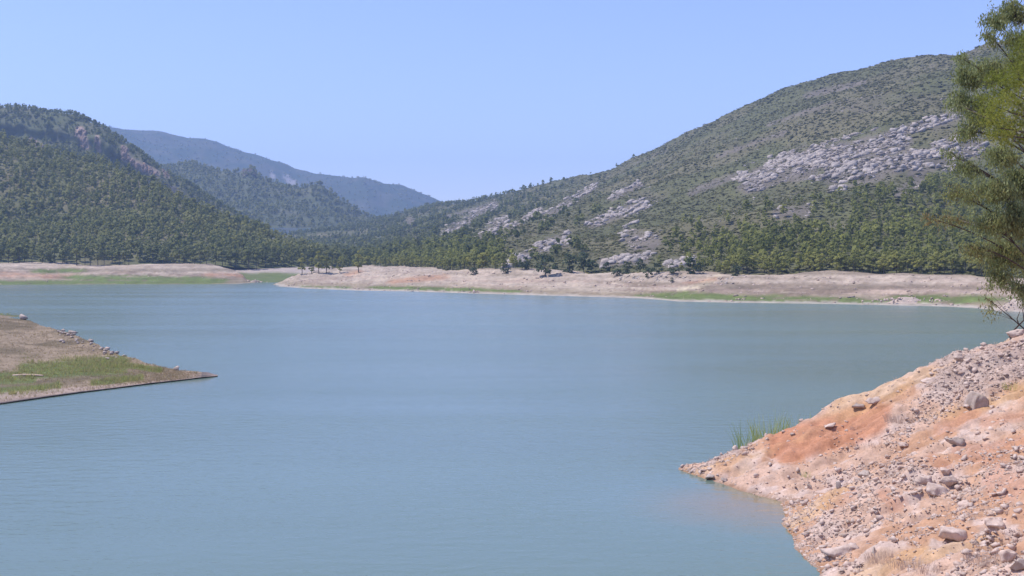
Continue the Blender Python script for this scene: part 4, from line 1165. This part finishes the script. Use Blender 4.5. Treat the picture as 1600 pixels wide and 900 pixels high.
stick([([q + [0, 0, 0.05], (q + q2) / 2 + [0, 0, 0.15], q2 + [0, 0, 0.12], q2 + [1.2, 0, 0.5]], 0.05)], 0.05, 'dark dead stick lying on the upper bank by the right edge')

# ------------------------------------------------------------------ near trees at the right edge
M_euc = leaf_mat('gum_leaves', [(0.0, (0.30, 0.21, 0.09)), (0.3, (0.28, 0.28, 0.10)), (0.6, (0.29, 0.33, 0.13)), (1.0, (0.42, 0.45, 0.23))], 0.5, 0.5, 0.0)
M_ndl = leaf_mat('bright_pine_needles', [(0.0, (0.11, 0.13, 0.02)), (0.5, (0.29, 0.32, 0.05)), (1.0, (0.43, 0.43, 0.09))], 0.4, 0.6, 0.0)
M_gumbark = rock_mat('pale_gum_bark', (0.22, 0.18, 0.15), (0.42, 0.36, 0.31), 3.0, 0.02)

def bez(a, b, c, n):
    t = np.linspace(0, 1, n)[:, None]
    return a * (1 - t) ** 2 + 2 * b * t * (1 - t) + c * t * t

TY = 58.0
tb = np.array([(1668 - 800) / F * TY, TY, 0.0]); tb[2] = float(bank_z(tb[0], tb[1])) - 0.3
gum = add('gum_tree', None, loc=tb)
tag(gum, 'tall gum tree with drooping grey-green leaves at the right edge', 'tree')
tp = np.array([tb, tb + [-0.3, 0.2, 4], tb + [-0.5, 0.1, 8], tb + [-0.9, 0, 12], tb + [-1.3, 0.3, 16], tb + [-1.7, 0.2, 20], tb + [-1.8, 0.2, 22]])
V, Fc = tube(tp - tb, [0.32, 0.27, 0.23, 0.18, 0.13, 0.07, 0.03], 10)
add('trunk', np_mesh('trunk', V, Fc, {'tint': np.full(len(V), 0.4)}, True), M_gumbark, gum)
LOBES = [(1580, 15, 34, 24, 1.0, .5), (1552, 30, 24, 16, 0.8, .5), (1545, 54, 18, 10, 0.7, .5), (1590, 55, 26, 18, 0.8, .5), (1500, 90, 12, 10, 0.8, .6), (1510, 118, 26, 24, 1.3, .55), (1545, 105, 30, 22, 1.0, .55), (1590, 95, 30, 24, 0.9, .5),
         (1500, 155, 22, 22, 1.1, .55), (1528, 175, 28, 26, 1.2, .5), (1485, 160, 10, 14, 0.7, .6), (1507, 205, 22, 18, 0.8, .5), (1560, 242, 34, 20, 0.9, .5), (1505, 258, 24, 16, 0.7, .5), (1478, 240, 12, 12, 0.5, .5),
         (1550, 292, 38, 24, 0.9, .5), (1590, 280, 34, 34, 1.1, .5), (1495, 300, 28, 18, 0.6, .4), (1590, 340, 36, 32, 1.2, .45), (1545, 345, 36, 20, 0.8, .45), (1478, 340, 26, 14, 0.45, .3), (1445, 340, 16, 7, 0.3, .15),
         (1520, 385, 28, 16, 0.45, .35), (1565, 395, 38, 28, 1.1, .4), (1600, 400, 26, 30, 1.0, .45), (1560, 430, 24, 18, 0.8, .45), (1590, 445, 24, 16, 0.7, .4), (1540, 465, 10, 26, 0.18, .3), (1600, 462, 18, 10, 0.5, .6)]
for k in range(16):      # the far side of the crown, beyond the picture edge
    LOBES.append((rng.uniform(1640, 1850), rng.uniform(-320, 420), rng.uniform(25, 45), rng.uniform(22, 36), 0.9, 0.45))
for k in range(5):
    LOBES.append((rng.uniform(1560, 1680), rng.uniform(-330, -40), rng.uniform(25, 45), rng.uniform(22, 36), 0.9, 0.45))
leafC, leafD, leafT, wood = [], [], [], []
for k, (px, py, rx, ry, den, tint) in enumerate(LOBES):
    Y = TY + rng.uniform(-2.6, 2.6)
    c = world_at(px, py, Y)
    s = Y / F
    zt = np.clip(c[2] - rng.uniform(1.5, 3.5) - 0.12 * abs(c[0] - tb[0]), tb[2] + 3, tb[2] + 20)
    a = np.array([np.interp(zt, tp[:, 2], tp[:, i]) for i in range(3)])
    midp = (a + c) / 2 + [0, 0, rng.uniform(0.2, 1.2)]
    limb = bez(a, midp, c, 9)
    V, Fc = tube(limb - tb, np.linspace(0.06 if px > 1440 else 0.025, 0.008, 9), 6)
    add('branch', np_mesh('branch', V, Fc, {'tint': np.full(len(V), rng.uniform(0, 0.5))}, True), M_bark if k % 5 else M_gumbark, gum)
    n = int(rx * ry * (2.3 if px > 1500 else 1.8) * den) + 60
    ntw = max(6, n // 22)
    d = unit(ntw)
    tw = c + d * (rng.random((ntw, 1)) ** 0.45) * [rx * s, max(rx, ry) * s * 0.9, ry * s]
    for q in tw:
        src = limb[rng.integers(5, 9)]
        pth = bez(src, (src + q) / 2 + [0, 0, 0.15], q, 3)
        wood.append(tube(pth - tb, [0.012, 0.009, 0.004], 3))
        m = max(6, int(n / ntw * rng.uniform(0.5, 1.5)))
        u = rng.random((m, 1))
        base = src + (q - src) * (0.55 + 0.5 * u) + rng.normal(size=(m, 3)) * [0.10, 0.14, 0.15]
        leafC.append(base)
        dd = rng.normal(size=(m, 3)) * 0.42 + [0, 0, -1.0]
        leafD.append(dd / np.linalg.norm(dd, axis=1, keepdims=True))
        leafT.append(np.clip(tint + rng.uniform(-0.15, 0.15) + rng.uniform(-0.18, 0.18, m), 0, 1))
C_, D_, T_ = np.vstack(leafC), np.vstack(leafD), np.concatenate(leafT)
n = len(C_)
L = rng.uniform(0.12, 0.24, (n, 1)); W = rng.uniform(0.020, 0.036, (n, 1))
sd = np.cross(D_, unit(n)); sd /= np.linalg.norm(sd, axis=1, keepdims=True)
V = np.stack([C_, C_ + D_ * L * 0.45 + sd * W, C_ + D_ * L, C_ + D_ * L * 0.45 - sd * W], 1).reshape(-1, 3)
me = np_mesh('crown', V - tb, np.arange(4 * n).reshape(n, 4), {'tint': np.repeat(T_, 4)})
add('crown', me, M_euc, gum)['kind'] = 'stuff'
V, Fc = join(wood)
add('twigs', np_mesh('twigs', V, Fc, {'tint': np.full(len(V), 0.0)}), M_bark, gum)['kind'] = 'stuff'

# bright pine in front of it
TY2 = 50.0
pb = np.array([(1745 - 800) / F * TY2, TY2, 0.0]); pb[2] = float(bank_z(pb[0], pb[1])) - 0.3
pine = add('pine_tree', None, loc=pb)
tag(pine, 'bright yellow-green pine crown at the right edge in front of the gum tree', 'tree')
tp2 = np.array([pb, pb + [-0.2, 0, 3], pb + [-0.5, 0.2, 6], pb + [-0.5, 0.1, 9], pb + [-0.7, 0, 12.5]])
V, Fc = tube(tp2 - pb, [0.26, 0.22, 0.17, 0.11, 0.03], 10)
add('trunk', np_mesh('trunk', V, Fc, {'tint': np.full(len(V), 0.4)}, True), M_bark, pine)
PL2 = [(1562, 135, 26, 22), (1585, 118, 24, 16), (1548, 165, 24, 24), (1575, 175, 34, 30), (1560, 200, 30, 20), (1598, 150, 30, 30), (1600, 205, 34, 24), (1580, 220, 22, 12), (1605, 75, 22, 26), (1620, 120, 40, 40), (1640, 180, 44, 44), (1560, 212, 16, 12),
       (1690, 60, 50, 44), (1740, -30, 60, 50), (1720, 120, 60, 50), (1790, 60, 60, 50), (1830, 140, 60, 50), (1780, 190, 60, 44), (1700, 210, 50, 36), (1880, 200, 50, 40), (1760, -90, 40, 40)]
tc, td, tt, twood = [], [], [], []
for k, (px, py, rx, ry) in enumerate(PL2):
    Y = TY2 + rng.uniform(-1.2, 1.2) + (px > 1650) * rng.uniform(-1.5, 1.5)
    c = world_at(px, py, Y); s = Y / F
    zt = np.clip(c[2] - rng.uniform(0.3, 1.5), pb[2] + 3, pb[2] + 12)
    a = np.array([np.interp(zt, tp2[:, 2], tp2[:, i]) for i in range(3)])
    limb = bez(a, (a + c) / 2 + [0, 0, 0.3], c, 8)
    V, Fc = tube(limb - pb, np.linspace(0.07, 0.015, 8), 6)
    add('branch', np_mesh('branch', V, Fc, {'tint': np.full(len(V), 0.3)}, True), M_bark, pine)
    m = int(rx * ry * 0.5)
    sc_ = unit(16)[rng.integers(0, 16, m)]
    d = sc_ * 0.8 + rng.normal(size=(m, 3)) * 0.26
    R_ = 0.85 + 0.3 * rng.random((m, 1))
    pos = c + d * R_ * [rx * s, max(rx, ry) * s, ry * s]
    tc.append(pos); dn_ = d * 0.7 + [0, 0, 0.7] + rng.normal(size=(m, 3)) * 0.3
    td.append(dn_ / np.linalg.norm(dn_, axis=1, keepdims=True)); tt.append(0.5 + rng.uniform(-0.15, 0.15) + rng.uniform(-0.25, 0.25, m))
TC, TD, TT = np.vstack(tc), np.vstack(td), np.concatenate(tt)
K = 8                                                   # needles per tuft
C_ = np.repeat(TC, K, 0); D_ = np.repeat(TD, K, 0) + rng.normal(size=(len(TC) * K, 3)) * 0.55
D_ /= np.linalg.norm(D_, axis=1, keepdims=True)
n = len(C_)
sd = np.cross(D_, unit(n)); sd /= np.linalg.norm(sd, axis=1, keepdims=True)
L = rng.uniform(0.09, 0.16, (n, 1))
V = np.stack([C_ - sd * 0.010, C_ + sd * 0.010, C_ + D_ * L], 1).reshape(-1, 3)
add('crown', np_mesh('crown', V - pb, np.arange(3 * n).reshape(n, 3), {'tint': np.repeat(np.repeat(TT, K), 3)}), M_ndl, pine)['kind'] = 'stuff'

# ------------------------------------------------------------------ summer haze
hx, hy0, hy1, hz0, hz1 = 9000.0, -3000.0, 9000.0, -5.0, 760.0
HV = [(x, y, z) for z in (hz0, hz1) for y in (hy0, hy1) for x in (-hx, hx)]
HF = [[0, 2, 3, 1], [4, 5, 7, 6], [0, 1, 5, 4], [2, 6, 7, 3], [0, 4, 6, 2], [1, 3, 7, 5]]
mh = bpy.data.materials.new('summer_haze'); mh.use_nodes = True
nt = mh.node_tree
nt.nodes.remove(nt.nodes['Principled BSDF'])
pv = nt.nodes.new('ShaderNodeVolumePrincipled')
pv.inputs['Color'].default_value = (0.48, 0.66, 1.0, 1)
pv.inputs['Density'].default_value = 0.00014
pv.inputs['Anisotropy'].default_value = 0.2
nt.links.new(pv.outputs[0], nt.nodes['Material Output'].inputs['Volume'])
g = bpy.data.objects['ground']
g.data.vertices.foreach_set('co', np.array([(-8900, -2900, -4), (8900, -2900, -4), (8900, 8900, -4), (-8900, 8900, -4)], np.float32).ravel())
tag(add('haze', np_mesh('haze', HV, HF), mh), 'thin blue summer haze filling the valley air', kind='stuff')
#print('TRIS', sum(len(m.polygons) * 2 for m in bpy.data.meshes), 'OBJ', len(COL.objects))
